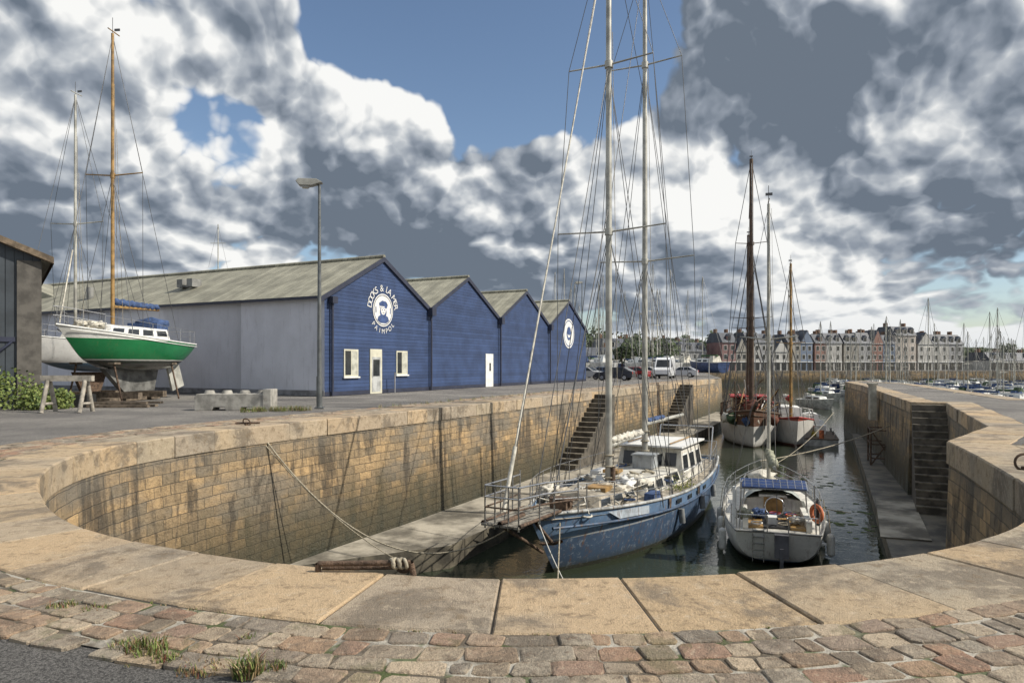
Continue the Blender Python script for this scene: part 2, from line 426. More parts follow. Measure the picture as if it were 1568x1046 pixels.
q1=tt_.noise(tco,1.3,4,.6); q2=tt_.noise(tco,40,2,.7)
cc_=tt_.mix(tt_.ramp(q1,.46,.56),(.11,.09,.065),(.40,.37,.31)); cc_=tt_.mix(tt_.ramp(tt_.noise(tco,2.7,3,.6),.53,.60,0,.85),cc_,(.06,.085,.02)); cc_=tt_.mix(1,cc_,tt_.mix(q2,(.5,.5,.5),(1.4,1.4,1.4)),'MULTIPLY')
setcol(tt_,pp_,cc_); pp_.inputs['Roughness'].default_value=.95; tt_.l.new(tt_.bump(q2,.7,.02),pp_.inputs['Normal']); MMor=mm
MDk=M('dark_joint',(.05,.042,.032),.95,var=.4)
mb=MB()
def strip(mb,s0,s1,d0,d1,z,mat,step=.5):
    n=int((s1-s0)/step); vs=[];
    for i in range(n+1):
        x=s0+(s1-s0)*i/n; a=at(x,d0);b=at(x,d1(at(x,0)) if callable(d1) else d1); vs+=[(a.x,a.y,z),(b.x,b.y,z)]
    mb.add(vs,[(2*i,2*i+1,2*i+3,2*i+2)[::-1] for i in range(n)],mat)
strip(mb,0,cum[nE-1],.0,1.0,-.014,MDk)
mb.build('coping_bedding')
sNearEnd=cum[nE-6]
def wfun(q):
    if q.x<-1.0 and q.y<7.5: return 1.76+.25*max(0,min(1,(q.y-6)/1.5))
    if q.x<0 and q.y<8: return 1.79+.95*max(0,min(1,(q.x+1.0)/.9))
    if q.x<0: return 2.35
    return 2.75
mb=MB(); strip(mb,2,sNearEnd,1.0,lambda q:wfun(q)-.10,-.009,MMor,.3); mb.build('cobble_bedding')
MCob=stone_island('cobblestones',[(.38,.255,.16),(.27,.23,.18),(.44,.335,.22),(.34,.20,.13),(.30,.265,.21),(.50,.40,.28),(.25,.215,.17)],scale=2.2,patch=(.13,.105,.075),pamt=.6,moss=.4,grey=.35)
mb=MB(); r3=random.Random(11)
d=1.02
while d<2.75:
    rh=r3.uniform(.16,.21); s=2.0+r3.uniform(0,.2)
    while s<sNearEnd:
        q=at(s,0); far=q.y>22
        ln=r3.uniform(.15,.40)*(1.0 if not far else 2.2)
        curve=.66 if q.y<8 else 1
        ln*=curve
        W=wfun(q)+r3.uniform(-.04,.14)
        if d+rh<W and r3.random()>.008:
            g_=.010*curve; j=lambda:r3.uniform(-.026,.026)
            cs=[(s+g_,d+.010),(s+ln-g_,d+.010),(s+ln-g_,d+rh-.010),(s+g_,d+rh-.010)]
            cs=[(a+j()*curve,b+j()*.8) for a,b in cs]
            P8=[]
            for i in range(4):
                a=cs[i];p_=cs[i-1];n_=cs[(i+1)%4]; c1=r3.uniform(.04,.2);c2=r3.uniform(.04,.2)
                P8.append((a[0]+(p_[0]-a[0])*c1,a[1]+(p_[1]-a[1])*c1)); P8.append((a[0]+(n_[0]-a[0])*c2,a[1]+(n_[1]-a[1])*c2))
            cx=sum(a for a,b in P8)/8; cy=sum(b for a,b in P8)/8
            zt=r3.uniform(-.004,.006); tx=r3.uniform(-.04,.04); vs=[];
            for kk,zz in ((1.0,-.02),(1.0,zt-.006),(.93,zt)):
                for a,b in P8:
                    pp=at(cx+(a-cx)*kk,cy+(b-cy)*kk); vs.append((pp.x,pp.y,zz+(tx*(a-cx) if zz>-.015 else 0)))
            fs=[(L_*8+i,L_*8+(i+1)%8,(L_+1)*8+(i+1)%8,(L_+1)*8+i) for L_ in range(2) for i in range(8)]
            fs=fs+[tuple(range(16,24))]
            mb.add(vs,fs,MCob)
        s+=ln
    d+=rh
o=mb.build('cobblestones')
bm=bmesh.new(); bm.from_mesh(o.data); bmesh.ops.recalc_face_normals(bm,faces=bm.faces); bm.to_mesh(o.data); bm.free()
# ledges
MCon=M('ledge_concrete',(.30,.27,.21),.85,var=.6,vs=.7,bump=.6,bs=14,col2=(.44,.40,.32))
MCd=M('wet_concrete',(.10,.09,.07),.6,var=.5,vs=1.0,bump=.6,bs=10,col2=(.17,.15,.11))
def slab(name,poly,z0,z1,mat,mside):
    mb=MB(); n=len(poly); vs=[(x,y,z1) for x,y in poly]
    mb.add(vs,[tuple(x) for x in tessellate_polygon([[Vector(v) for v in vs]])],mat)
    mb.add([(x,y,z1) for x,y in poly]+[(x,y,z0) for x,y in poly],[(i,(i+1)%n,n+(i+1)%n,n+i) for i in range(n)],mside)
    return mb.build(name)
slab('dock_ledge',[(-1.9,20.9),(-4.4,19.6),(-6.2,18.6),(-8.2,17.0),(-4.3,24.2),(23.6,81.3),(26.6,79.5)],-6.5,-3.9,MCon,MCd)
slab('dock_walkway',[(11.3,20.3),(14.2,19.4),(19.6,29.5),(18.6,30.3),(30.2,57),(28.6,57.4)],-6.5,-4.1,MCd,MCd)
slab('dock_walkway_strip',[(12.2,22.6),(13.6,22.1),(16.9,28.8),(15.6,29.3)],-4.1,-4.05,MCon,MCd)
MSt=M('stair_stone',(.10,.088,.07),.85,var=.5,vs=2,bump=.5,bs=20)
MStl=M('stair_nosing',(.17,.15,.115),.85,var=.5,vs=4)
def wall_stair(Y0,Y1):
    mb=MB(); n=15; th=atan2(.899,.438)
    for k in range(n):
        f=(k+.5)/n; Y=Y0+(Y1-Y0)*f; X=-3.75+.487*(Y-23.9); zt=-.2-k*(3.7/n)
        c=Vector((X+.899*.62,Y-.438*.62))
        st=abs(Y1-Y0)*1.112/n
        mb.box((c.x,c.y,(zt-4.2)/2),(st-.005,1.15,zt+4.2),MSt,rz=th); mb.box((c.x,c.y,zt+.02),(st+.03,1.2,.04),MStl,rz=th)
    return mb.build('quay_stairs')
wall_stair(42.3,36.2); wall_stair(64,57)
mb=MB(); dd=Vector((.474,.88)); nn=Vector((.88,-.474))
for k in range(15):
    base=Vector((17.75,30.2))-dd*(.15+k*.29)+nn*.62; zt=-.15-k*.265
    mb.box((base.x,base.y,(zt-4.2)/2),(1.35,.3,zt+4.2),MSt,rz=atan2(nn.y,nn.x)); mb.box((base.x,base.y,zt+.02),(1.37,.33,.04),MStl,rz=atan2(nn.y,nn.x))
mb.build('quay_stairs')
# ------------------------------------------------------------------ warehouse
BL=mat_clad('blue_cladding',(.036,.064,.15),.20,'Z',.02,.55)
GW=mat_clad('grey_render',(.58,.59,.65),6.0,'Y',.004,.25,.06)
RF=mat_clad('fibre_cement_roof',(.27,.26,.20),.42,'Y',.05,.75,.25)
TR=M('dark_trim',(.03,.035,.06),.5,var=.2)
WH=M('white_paint',(.74,.74,.71),.5,var=.12,vs=3)
CRM=M('cream_frame',(.60,.58,.46),.5,var=.12)
GL=M('window_glass',(.03,.035,.04),.12,var=.3)
W=MB(); EZ=5.25;PZ=7.85;DP=36
for b in range(4):
    x0=b*10
    W.add([(x0,0,0),(x0+10,0,0),(x0+10,0,EZ),(x0+5,0,PZ),(x0,0,EZ)],[(0,1,2,3,4)],BL)
    W.add([(x0,DP,0),(x0+10,DP,0),(x0+10,DP,EZ),(x0+5,DP,PZ),(x0,DP,EZ)],[(4,3,2,1,0)],BL)
W.add([(0,0,0),(0,DP,0),(0,DP,EZ),(0,0,EZ)],[(0,1,2,3)],GW)
W.add([(40,0,0),(40,DP,0),(40,DP,EZ),(40,0,EZ)],[(3,2,1,0)],BL)
for b in range(4):
    x0=b*10
    for xa,za,xb,zb in ((x0-(.35 if b==0 else 0),EZ-(.18 if b==0 else 0),x0+5,PZ),(x0+5,PZ,x0+10+(.3 if b==3 else 0),EZ-(.15 if b==3 else 0))):
        u_=.10
        W.add([(xa,-.12,za+u_),(xb,-.12,zb+u_),(xb,DP+.1,zb+u_),(xa,DP+.1,za+u_)],[(0,1,2,3)],RF)
        W.add([(xa,-.125,za+u_+.03),(xb,-.125,zb+u_+.03),(xb,-.125,zb-.16),(xa,-.125,za-.16)],[(0,1,2,3)],TR)
        W.add([(xa,-.125,za-.16),(xb,-.125,zb-.16),(xb,.0,zb-.16),(xa,0,za-.16)],[(0,1,2,3)],TR)
    W.cyl((x0+5,-.12,PZ+.14),(x0+5,DP,PZ+.14),.12,RF,n=6)
    if b: 
        W.box((x0,-.22,EZ-.15),(.5,.36,.5),TR); W.cyl((x0,-.16,0),(x0,-.16,EZ-.3),.07,TR)
W.cyl((.45,-.15,0),(.45,-.15,EZ-.3),.07,TR); W.box((.45,-.2,EZ-.2),(.4,.3,.35),TR)
W.box((-.30,DP/2,EZ-.10),(.16,DP,.14),TR)
W.bbox((-.05,0,0),(-.003,DP,.30),M('plinth',(.22,.22,.23),.9))
W.bbox((0,-.03,0),(40,-.003,.22),TR)
VM=M('vent_metal',(.2,.2,.19),.5)
for y in (12.5,13.4): W.box((2.2,y,EZ+1.55),(.7,.5,.5),VM)
for y in (22,30): W.cyl((1.6,y,EZ+.8),(1.6,y,EZ+1.7),.22,VM,n=10)
def window(x0,x1,z0,z1,fr=.09):
    W.bbox((x0,-.05,z0),(x1,-.004,z1),CRM)
    mid=(x0+x1)/2
    W.bbox((x0+fr,-.058,z0+fr),(mid-.03,-.052,z1-fr),GL); W.bbox((mid+.03,-.058,z0+fr),(x1-fr,-.052,z1-fr),M('blind',(.45,.45,.38),.7))
    W.bbox((x0-.08,-.12,z0-.08),(x1+.08,-.06,z0),WH)
window(1.5,2.7,1.0,2.5); window(6.3,7.45,1.05,2.5); 
W.bbox((3.75,-.06,0),(4.85,-.004,2.55),CRM); W.bbox((3.9,-.07,.1),(4.7,-.062,2.1),M('door_grey',(.42,.43,.42),.4)); W.bbox((4.0,-.08,1.0),(4.6,-.073,1.95),GL)
W.bbox((17.7,-.06,0),(18.9,-.004,2.5),WH); W.bbox((18.25,-.07,1.2),(18.5,-.065,1.8),GL)
W.cyl((5.5,-.5,0),(5.5,-.5,1.2),.04,M('sign_grey',(.3,.3,.32),.5))
def disc(cx,cz,r,y,mat,n=32,sx=1):
    W.add([(cx+r*sx*cos(2*pi*i/n),y,cz+r*sin(2*pi*i/n)) for i in range(n)],[tuple(range(n))],mat)
def ring(cx,cz,r0,r1,y,mat,n=40):
    W.add([(cx+r*cos(2*pi*i/n),y,cz+r*sin(2*pi*i/n)) for r in (r0,r1) for i in range(n)],[(i,(i+1)%n,n+(i+1)%n,n+i) for i in range(n)],mat)
def glyph(ch,size):
    cu=bpy.data.curves.new('g','FONT'); cu.body=ch; cu.size=size; cu.align_x='CENTER'
    ob=bpy.data.objects.new('g',cu); scene.collection.objects.link(ob)
    dg=bpy.context.evaluated_depsgraph_get(); me=bpy.data.meshes.new_from_object(ob.evaluated_get(dg))
    vs=[tuple(v.co) for v in me.vertices]; fs=[tuple(p.vertices) for p in me.polygons]
    bpy.data.objects.remove(ob); bpy.data.curves.remove(cu); bpy.data.meshes.remove(me); return vs,fs
def arc_text(txt,cx,cz,r,a0,a1,size,y,flip=False):
    n=len(txt)
    for i,ch in enumerate(txt):
        if ch==' ': continue
        a=radians(a0+(a1-a0)*i/(n-1)); vs,fs=glyph(ch,size); rot=a-pi/2 if not flip else a+pi/2
        rr=r if not flip else r+size*.68
        W.add([(cx+rr*cos(a)+vx*cos(rot)-vy*sin(rot),y,cz+rr*sin(a)+vx*sin(rot)+vy*cos(rot)) for vx,vy,vz in vs],fs,WH)
LB=M('logo_blue',(.05,.09,.22),.6)
def logo(cx,cz,k):
    arc_text('DOCKS & LA MER',cx,cz,.98*k,168,12,.50*k,-.03)
    arc_text('PAIMPOL',cx,cz,.98*k,222,318,.36*k,-.03,True)
    disc(cx,cz,.86*k,-.028,WH); ring(cx,cz,.76*k,.80*k,-.033,TR)
    W.add([(cx+a*k,-.034,cz+b*k) for a,b in ((-.5,-.55),(-.42,-.34),(-.2,-.26),(.2,-.26),(.42,-.34),(.5,-.55),(.25,-.68),(-.25,-.68))],[tuple(range(8))],LB)
    disc(cx,cz-.10*k,.33*k,-.037,LB,sx=.85); disc(cx,cz-.0*k,.24*k,-.040,WH,sx=.9)
    W.add([(cx+a*k,-.043,cz+b*k) for a,b in ((-.3,.12),(.3,.12),(.38,.3),(.25,.46),(-.1,.5),(-.36,.36))],[tuple(range(6))],LB); W.add([(cx+a*k,-.046,cz+b*k) for a,b in ((-.34,.14),(.1,.14),(.1,.2),(-.36,.2))],[tuple(range(4))],WH)
    disc(cx-.09*k,cz+.02*k,.035*k,-.044,TR); disc(cx+.09*k,cz+.02*k,.035*k,-.044,TR); W.bbox((cx-.08*k,-.046,cz-.14*k),(cx+.08*k,-.043,cz-.11*k),TR)
    for sx in (-.62,.62): W.bbox((cx+(sx-.03)*k,-.04,cz-.15*k),(cx+(sx+.03)*k,-.036,cz+.15*k),LB)
logo(5,4.85,1.12)
disc(35,4.75,1.45,-.026,WH); ring(35,4.75,1.2,1.3,-.03,LB); disc(35,4.7,.62,-.031,LB); disc(35,4.72,.38,-.035,WH); disc(35,5.0,.42,-.038,LB,sx=1.2)
W.build('dock_warehouse',(-9.78,35.6,0),radians(64))
mb=MB(); mb.bbox((0,0,0),(14,10,5.4),M('brown_wall',(.16,.13,.10),.8)); mb.prism([(-.3,5.3),(7,8.0),(14.3,5.3)],'Y',-.2,10.2,RF)
mb.bbox((3,1.8,6),(3.5,2.3,9.2),M('chimney_brick',(.2,.12,.08),.9))
mb.build('storage_building',(-44,52,0),radians(-10))
SH=mat_clad('dark_corrugated',(.050,.060,.070),.28,'X',.05,.8,.3)
RB=M('rusty_fascia',(.16,.12,.08),.8,var=.5,vs=4)
mb=MB()
mb.add([(0,0,0),(-12,0,0),(-12,0,5.9),(-6,0,8.2),(0,0,5.9)],[(0,1,2,3,4)],SH)
mb.add([(0,0,0),(0,0,5.9),(0,14,5.9),(0,14,0)],[(0,1,2,3)],M('shed_side',(.10,.09,.08),.8,var=.4))
for xa,za,xb,zb in ((.4,5.75,-6,8.3),(-6,8.3,-12.4,5.75)):
    mb.add([(xa,-.35,za),(xb,-.35,zb),(xb,14,zb),(xa,14,za)],[(0,1,2,3)],RF)
    mb.add([(xa,-.36,za+.02),(xb,-.36,zb+.02),(xb,-.36,zb-.22),(xa,-.36,za-.22)],[(0,1,2,3)],RB)
    mb.add([(xa,-.36,za-.22),(xb,-.36,zb-.22),(xb,0,zb-.22),(xa,0,za-.22)],[(0,1,2,3)],RB)
mb.add([(.4,-.36,5.77),(.4,14,5.77),(.4,14,5.5),(.4,-.36,5.5)],[(0,1,2,3)],RB)
mb.bbox((-.75,-.08,0),(0.02,.02,5.6),M('shed_post',(.10,.092,.08),.8,var=.4)); mb.bbox((-12,-.06,2.5),(-.8,-.01,2.68),TR)
mb.tube([(-.9,-.1,2.5),(-3.2,-.1,0.3)],.05,TR)
mb.build('corrugated_shed',(-18.15,26.3,0),radians(37))
# ------------------------------------------------------------------ boat materials
AL=M('aluminium_mast',(.43,.42,.37),.45,.2,var=.35,vs=1.5)
WD=M('varnished_wood',(.33,.20,.07),.45,var=.45,vs=3)
DKw=M('old_deck',(.38,.34,.27),.8,var=.5,vs=2,bump=.3,dirt=.7)
WIRE=M('rigging_wire',(.11,.11,.11),.4,.3,var=.2)
ROPE=M('rope',(.36,.32,.24),.9,var=.4,vs=20)
SS=M('stainless',(.55,.55,.55),.25,.8,var=.2)
RUST=M('rusted_iron',(.115,.075,.05),.85,var=.55,vs=9,bump=.8,bs=40)
GEL=M('gelcoat',(.66,.64,.57),.45,var=.30,vs=1.6,dirt=.5)
CAN=M('canvas_blue',(.05,.09,.20),.85,var=.35,vs=6,bump=.3,bs=8)
SAIL=M('sailcloth',(.60,.57,.49),.85,var=.3,vs=5,bump=.5,bs=7)
ORG=M('orange_buoy',(.50,.15,.06),.7,var=.4,vs=6)
RED=M('red_paint',(.40,.035,.03),.6,var=.4)
BLK=M('black_rubber',(.02,.02,.02),.7)
GRN=M('green_canvas',(.06,.10,.05),.9,var=.4)
def beamf(tm,ts,p=2.0):
    def f(t):
        if t<tm: return max(0.0,1-(1-t/tm)**p)
        return 1-(1-ts)*((t-tm)/(1-tm))**2
    return f
def rig(mb,y,z0,z1,r,mat,spr,bx,yb,yf=None,wr=.011,rake=0.0,extra=True):
    top=Vector((0,y+rake,z1)); base=Vector((0,y,z0))
    mb.cyl(base,top,r,mat,r1=r*.72,n=10)
    P=lambda z: base.lerp(top,(z-z0)/(z1-z0))
    for z,h in spr:
        c=P(z)
        for sg in (1,-1): mb.cyl(c,c+Vector((sg*h,0.1,.12)),.035,mat,r1=.025,n=6)
        mb.cyl(c-Vector((0,0,.12)),c+Vector((0,0,.12)),r*1.15,mat,n=10)
    for sg in (1,-1):
        pts=[P(z1-.1)]+[P(z)+Vector((sg*h,.1,.12)) for z,h in sorted(spr,reverse=True)]+[Vector((sg*bx,y+.2,z0))]
        mb.tube(pts,wr,WIRE,5)
        for z,h in spr: 
            mb.tube([P(z),Vector((sg*bx,y-.5,z0-.1))],wr,WIRE,5); mb.tube([P(z-.1),Vector((sg*bx,y+.8,z0-.1))],wr,WIRE,5)
    if yb is not None: mb.tube([P(z1-.05),Vector((0,yb[0],yb[1]))],wr,WIRE,5)
    if yf is not None: mb.tube([P(z1-.1),Vector((0,yf[0],yf[1]))],wr,WIRE,5)
    mb.tube([top,top+Vector((0,0,.7))],.012,WIRE); mb.tube([top+Vector((0,-.3,.1)),top+Vector((0,.45,.1))],.025,mat); mb.box(top+Vector((0,.3,.3)),(.25,.04,.1),WIRE)
    if extra:
        for k in range(3): mb.tube([P(z1-.2-k*2)+Vector((.1*(k-1),.12,0)),Vector((.25*(k-1),y+.35,z0))],wr*.8,ROPE,4)
def lifeline(mb,edge,ts,h=.62,r=.011,mids=(.32,),post=.014,mat=None):
    mat=mat or SS
    for sg in (1,-1):
        P=[edge(t_,sg) for t_ in ts]
        for p in P: mb.cyl(p,p+Vector((0,0,h)),post,mat,n=5)
        for hh in (h,)+tuple(mids): mb.tube([p+Vector((0,0,hh)) for p in P],r,mat,4)
def cabin(mb,y0,y1,w0,w1,z0,z1,mat,win=GL,nw=3,slope=.25,frame=None):
    def ring_(y,w,dz): 
        return [(-w,y,z0),(-w*.86,y+dz,z1),(0,y+dz,z1+.1),(w*.86,y+dz,z1),(w,y,z0)]
    a=ring_(y0,w0,slope); b=ring_(y1,w1,-.06)
    mb.add(a+b,[(0,1,6,5),(1,2,7,6),(2,3,8,7),(3,4,9,8),(0,4,3,2,1),(5,6,7,8,9)],mat)
    if nw:
        for sg in (1,-1):
            for k in range(nw):
                def S(u,v,o):
                    y=(y0+slope*v)+(y1-.06*v-y0-slope*v)*u; wb_=w0+(w1-w0)*u; wt=wb_*.86
                    return Vector(((wb_+(wt-wb_)*v+o)*sg,y,z0+(z1-z0)*v))
                u0=(k+.16)/nw;u1=(k+.84)/nw
                mb.add([S(u0-.03/nw,.31,.009),S(u1+.03/nw,.31,.009),S(u1+.03/nw,.85,.009),S(u0-.03/nw,.85,.009)],[(0,1,2,3)],frame or SS)
                mb.add([S(u0,.35,.015),S(u1,.35,.015),S(u1,.81,.015),S(u0,.81,.015)],[(0,1,2,3)],win)
# ---------------- big blue ketch
MBl=mat_bands('ketch_hull',[(.14,(.02,.026,.02)),(1.10,(.055,.095,.165)),(1.15,(.33,.35,.36)),(9,(.12,.20,.32))],rust=.8,rough=.5,scuff=(.33,.37,.41),scamt=.5)
mb=MB(); L=17.6
sh=lambda t:1.42+.62*(1-t)**2.2+.30*t**3
kl=lambda t:-1.2+1.0*(1-t)**4+.9*t**5
bf=beamf(.52,.62,2.1)
ed=mb.hull(L,4.7,sh,kl,bf,MBl,DKw,rake=1.9,trake=1.0,drop=.18,rail=M('rail_white',(.38,.39,.38),.6,var=.5,dirt=.9),rr=.055,p=.50)
for sg in (1,-1): mb.tube([ed(i/24,sg,-.03,-.42) for i in range(1,25)],.045,M('strake_blue',(.06,.10,.17),.5,dirt=.9))
lifeline(mb,ed,[.05+.93*i/14 for i in range(15)],h=.8,r=.014,mids=(.4,),post=.02)
mb.tube([ed(.98,1,.06,.8),ed(.98,-1,.06,.8)],.014,SS)
GT=M('grey_teak',(.25,.23,.19),.9,var=.5,vs=6)
for k in range(6): mb.box((-.48+.19*k,-.35,2.06),(.16,2.5,.06),GT)
for x in (-.58,.58): mb.tube([(x,.9,2.05),(x*.95,-1.55,2.1)],.05,RUST)
mb.tube([(0,-1.4,2.0),(0,.9,.8)],.05,RUST); mb.tube([(0,-1.6,2.1),(0,-.3,2.12)],.08,RUST)
for h in (.35,.62,.92):
    mb.tube([(-.95,1.3,2.0+h),(-.62,-.2,2.1+h),(-.5,-1.5,2.15+h),(.5,-1.5,2.15+h),(.62,-.2,2.1+h),(.95,1.3,2.0+h)],.024,SS if h>.5 else RUST)
for x,y in ((-.5,-1.5),(.5,-1.5),(-.6,-.5),(.6,-.5),(-.66,.3),(.66,.3),(-.95,1.3),(.95,1.3),(-.2,-1.5),(.2,-1.5)): mb.cyl((x,y,1.95),(x,y,3.05),.022,SS)
mb.tube([(.35,-.2,1.9),(.45,.6,1.2)],.05,RUST); mb.tube([(.1,.5,1.15),(.45,.65,1.15),(.8,.5,1.3)],.045,RUST)
PT=M('patch_paint',(.40,.45,.50),.6,var=.3,dirt=.7)
def on_side(t_,v,sg=1): return ed(t_,sg,-.04,-v)
mb.add([on_side(.16,.1),on_side(.28,.1),on_side(.28,.36),on_side(.19,.36)],[(0,1,2,3)],PT)
for tt in (.40,.47,.54,.61): mb.add([on_side(tt,.14),on_side(tt+.025,.14),on_side(tt+.025,.3),on_side(tt,.3)],[(0,1,2,3)],GL)
for tt in (.36,.55,.72,.85): mb.add([on_side(tt,.02),on_side(tt+.012,.02),on_side(tt+.009,.42),on_side(tt+.003,.42)],[(0,1,2,3)],RUST)
cabin(mb,3.2,6.0,.85,1.2,1.6,2.0,DKw,nw=3,slope=.3)
cabin(mb,6.9,10.9,1.25,1.45,1.4,2.0,GEL,nw=4,slope=.3)
cabin(mb,10.9,14.4,1.5,1.5,1.4,2.72,GEL,nw=3,slope=.35,frame=WH)
mb.box((0,12.7,2.86),(2.95,3.9,.07),WH)
for x in (-.9,-.3,.3,.9): mb.add([(x-.24,11.02,2.05),(x+.24,11.02,2.05),(x+.24,11.20,2.58),(x-.24,11.20,2.58)],[(0,1,2,3)],GL)
for x in (-.9,.9): mb.tube([(x,11,2.97),(x,14.3,2.97)],.03,WD)
GB=M('grey_box',(.32,.34,.35),.6,var=.3,dirt=.4)
mb.box((.2,9.9,2.35),(.8,.8,.5),GB); mb.box((.2,9.9,2.63),(.9,.9,.06),GB)
mb.box((-.4,7.8,2.2),(.6,.6,.12),WD); mb.box((.3,4.6,2.1),(.7,.7,.14),WD); mb.box((0,2.2,1.98),(.55,.5,.35),RUST); mb.cyl((-.35,2.2,2.05),(.35,2.2,2.05),.13,RUST)
rb=random.Random(5)
for k in range(30):
    x=rb.uniform(-1.4,1.4); y=rb.uniform(1.8,10.5); mb.torus((x*min(1,.35+y/6),y,1.75+(.35 if y>6.9 and abs(x)<1.2 else .0)),rb.uniform(.12,.25),.03,rb.choice([ROPE,ROPE,SAIL,CAN]),ax=(rb.uniform(-.3,.3),rb.uniform(-.3,.3),1))
for k in range(22): mb.sag((rb.uniform(-1.5,1.5),rb.uniform(1.5,10),1.9),(rb.uniform(-1.5,1.5),rb.uniform(2,11),2.1),.06,.018,rb.choice([ROPE,SAIL,WIRE]),8)
for k in range(12): mb.blob((rb.uniform(-1.3,.8),rb.uniform(3.5,7.2),1.95),(rb.uniform(.2,.4),rb.uniform(.3,.5),rb.uniform(.10,.24)),rb.choice([SAIL,SAIL,WH,DKw]),k,.8,3,3.5)
for k in range(8): mb.cyl((rb.uniform(-1.8,1.8),rb.uniform(4,9),1.6),(rb.uniform(-1.8,1.8),rb.uniform(4,10),1.9),.035,rb.choice([WD,SS,SAIL]))
mb.box((1.55,6.5,1.62),(.35,.8,.3),CAN); mb.box((-1.6,9.5,1.75),(.4,1.1,.4),WH)
LFg=mat_leaf('deck_weeds',(.06,.10,.02),(.28,.28,.06))
for k in range(420):
    c=rb.choice([(1.75,9.0,1.45),(1.95,9.8,1.45),(-1.3,4.2,1.6)]); p=Vector(c)+Vector((rb.gauss(0,.14),rb.gauss(0,.25),abs(rb.gauss(0,.22))))
    a=Vector((rb.gauss(0,1),rb.gauss(0,1),rb.gauss(0,1))).normalized()*.045; b=a.orthogonal().normalized()*.02; mb.add([p-a,p+b,p+a,p-b],[(0,1,2,3)],LFg)
bxm=2.15
rig(mb,6.3,1.5,22.4,.13,AL,[(11.0,2.05),(17.0,1.6)],bxm,(10.6,17.0),(-1.4,2.1),wr=.013)
rig(mb,10.5,1.9,23.0,.12,AL,[(10.5,2.0),(18.6,1.5)],bxm,(17.4,2.3),(6.4,12.0),wr=.013)
mb.tube([(0,6.3,17),(0,.3,2.1)],.014,WIRE); mb.tube([(0,6.3,12),(0,1.6,2.1)],.02,WIRE)
pts=[Vector((0,-1.4,2.4)).lerp(Vector((0,6.3,22)),k/24) for k in range(25)]
mb.tube(pts[:3],.06,SAIL); mb.tube(pts[2:],.028,SAIL)
mb.cyl((0,6.4,3.3),(0,10.2,3.45),.08,AL); mb.cyl((0,10.6,3.8),(0,16.5,3.8),.08,AL)
for k in range(9): mb.blob((0,6.8+k*.38,3.5),(.12,.26,.13),SAIL,k,.5)
for k in range(6): mb.blob((0,11.0+k*.4,3.92),(.11,.26,.10),CAN,k+9,.3)
mb.cyl((.15,6.3,1.6),(.15,6.3,2.6),.1,RUST); 
for z in (2.2,2.6,3.0): mb.torus((0,6.3,z),.17,.03,ROPE); mb.torus((0,10.5,z+.5),.16,.03,ROPE)
mb.tube([(-1.3,16.6,1.6),(-1.3,17.2,3.2),(1.3,17.2,3.2),(1.3,16.6,1.6)],.04,SS)
FG=M('fender_grey',(.22,.23,.23),.6)
for k in range(3): mb.cyl((2.45*bf(.42+.16*k)*.98,L*(.42+.16*k),1.1),(2.45*bf(.42+.16*k),L*(.42+.16*k),.6),.11,FG,n=10)
mb.tube([(1.2,16.8,1.7),(1.2,16.8,6.5)],.03,SS)
mb.build('ketch_sailboat',(.45,19.0,WZ),radians(-28.7))
# ---------------- white sailboat, stern to camera
MWh=mat_bands('white_hull',[(.10,(.03,.035,.04)),(.20,(.08,.12,.2)),(9,(.76,.75,.70))],rust=.35,rough=.35,scuff=(.42,.41,.37),scamt=.4)
mb=MB(); L=9.6; sh=lambda t:1.12+.42*(1-t)**2; kl=lambda t:-.7+.6*(1-t)**3+.85*t**4
ed=mb.hull(L,3.3,sh,kl,beamf(.58,.74),MWh,GEL,rake=1.0,trake=.35,drop=.05,rail=M('toe_rail',(.25,.25,.24),.5),rr=.03)
lifeline(mb,ed,[.03,.15,.3,.45,.6,.75,.9,.99],h=.62)
cabin(mb,3.0,6.9,.75,1.15,1.1,1.62,GEL,nw=3,slope=.4)
for sg in (1,-1): mb.box((sg*.92,8.15,1.28),(.16,2.3,.32),GEL); mb.box((sg*.62,8.1,1.16),(.45,2.2,.08),WD)
mb.bbox((-.42,7.0,1.16),(.42,9.2,1.19),BLK); mb.bbox((-.3,6.93,1.2),(.3,6.98,1.72),WD); mb.bbox((-.45,5.9,1.70),(.45,6.9,1.78),GEL)
mb.tube([(-.35,7.9,1.2),(0,9.4,1.5)],.03,WD); mb.torus((.0,8.0,1.6),.30,.02,SS,ax=(0,1,.2))
for sg in (1,-1): mb.tube([(sg*1.1,9.4,1.1),(sg*1.05,9.3,2.55),(sg*.9,8.0,2.6),(sg*1.0,7.8,1.3)],.022,SS); mb.tube([(sg*1.15,9.5,1.6),(sg*.3,9.75,1.65),(sg*.3,9.7,1.1)],.018,SS)
n_=7; vsx=[]
for y_,k_ in ((5.9,.35),(6.3,.8),(7.0,.75)):
    for i in range(n_+1): a=pi*i/n_; vsx.append((-.95*cos(a),y_,1.45+.75*k_*sin(a)))
mb.add(vsx,[(r_*(n_+1)+i,r_*(n_+1)+i+1,(r_+1)*(n_+1)+i+1,(r_+1)*(n_+1)+i) for r_ in range(2) for i in range(n_)],M('sprayhood',(.33,.36,.34),.9,var=.3,vs=4),True)
SP=M('solar_panel',(.015,.04,.13),.2,var=.2)
mb.box((.1,9.0,2.50),(1.9,.6,.04),SP,tilt=('X',-.3)); mb.box((.1,9.0,2.47),(1.98,.66,.03),SS,tilt=('X',-.3))
for k in range(-4,5): mb.box((.1+k*.21,9.0,2.525),(.014,.6,.006),SS,tilt=('X',-.3))
for k in (-1,1): mb.box((.1,9.0+k*.1,2.525+k*-.03),(1.9,.012,.006),SS,tilt=('X',-.3))
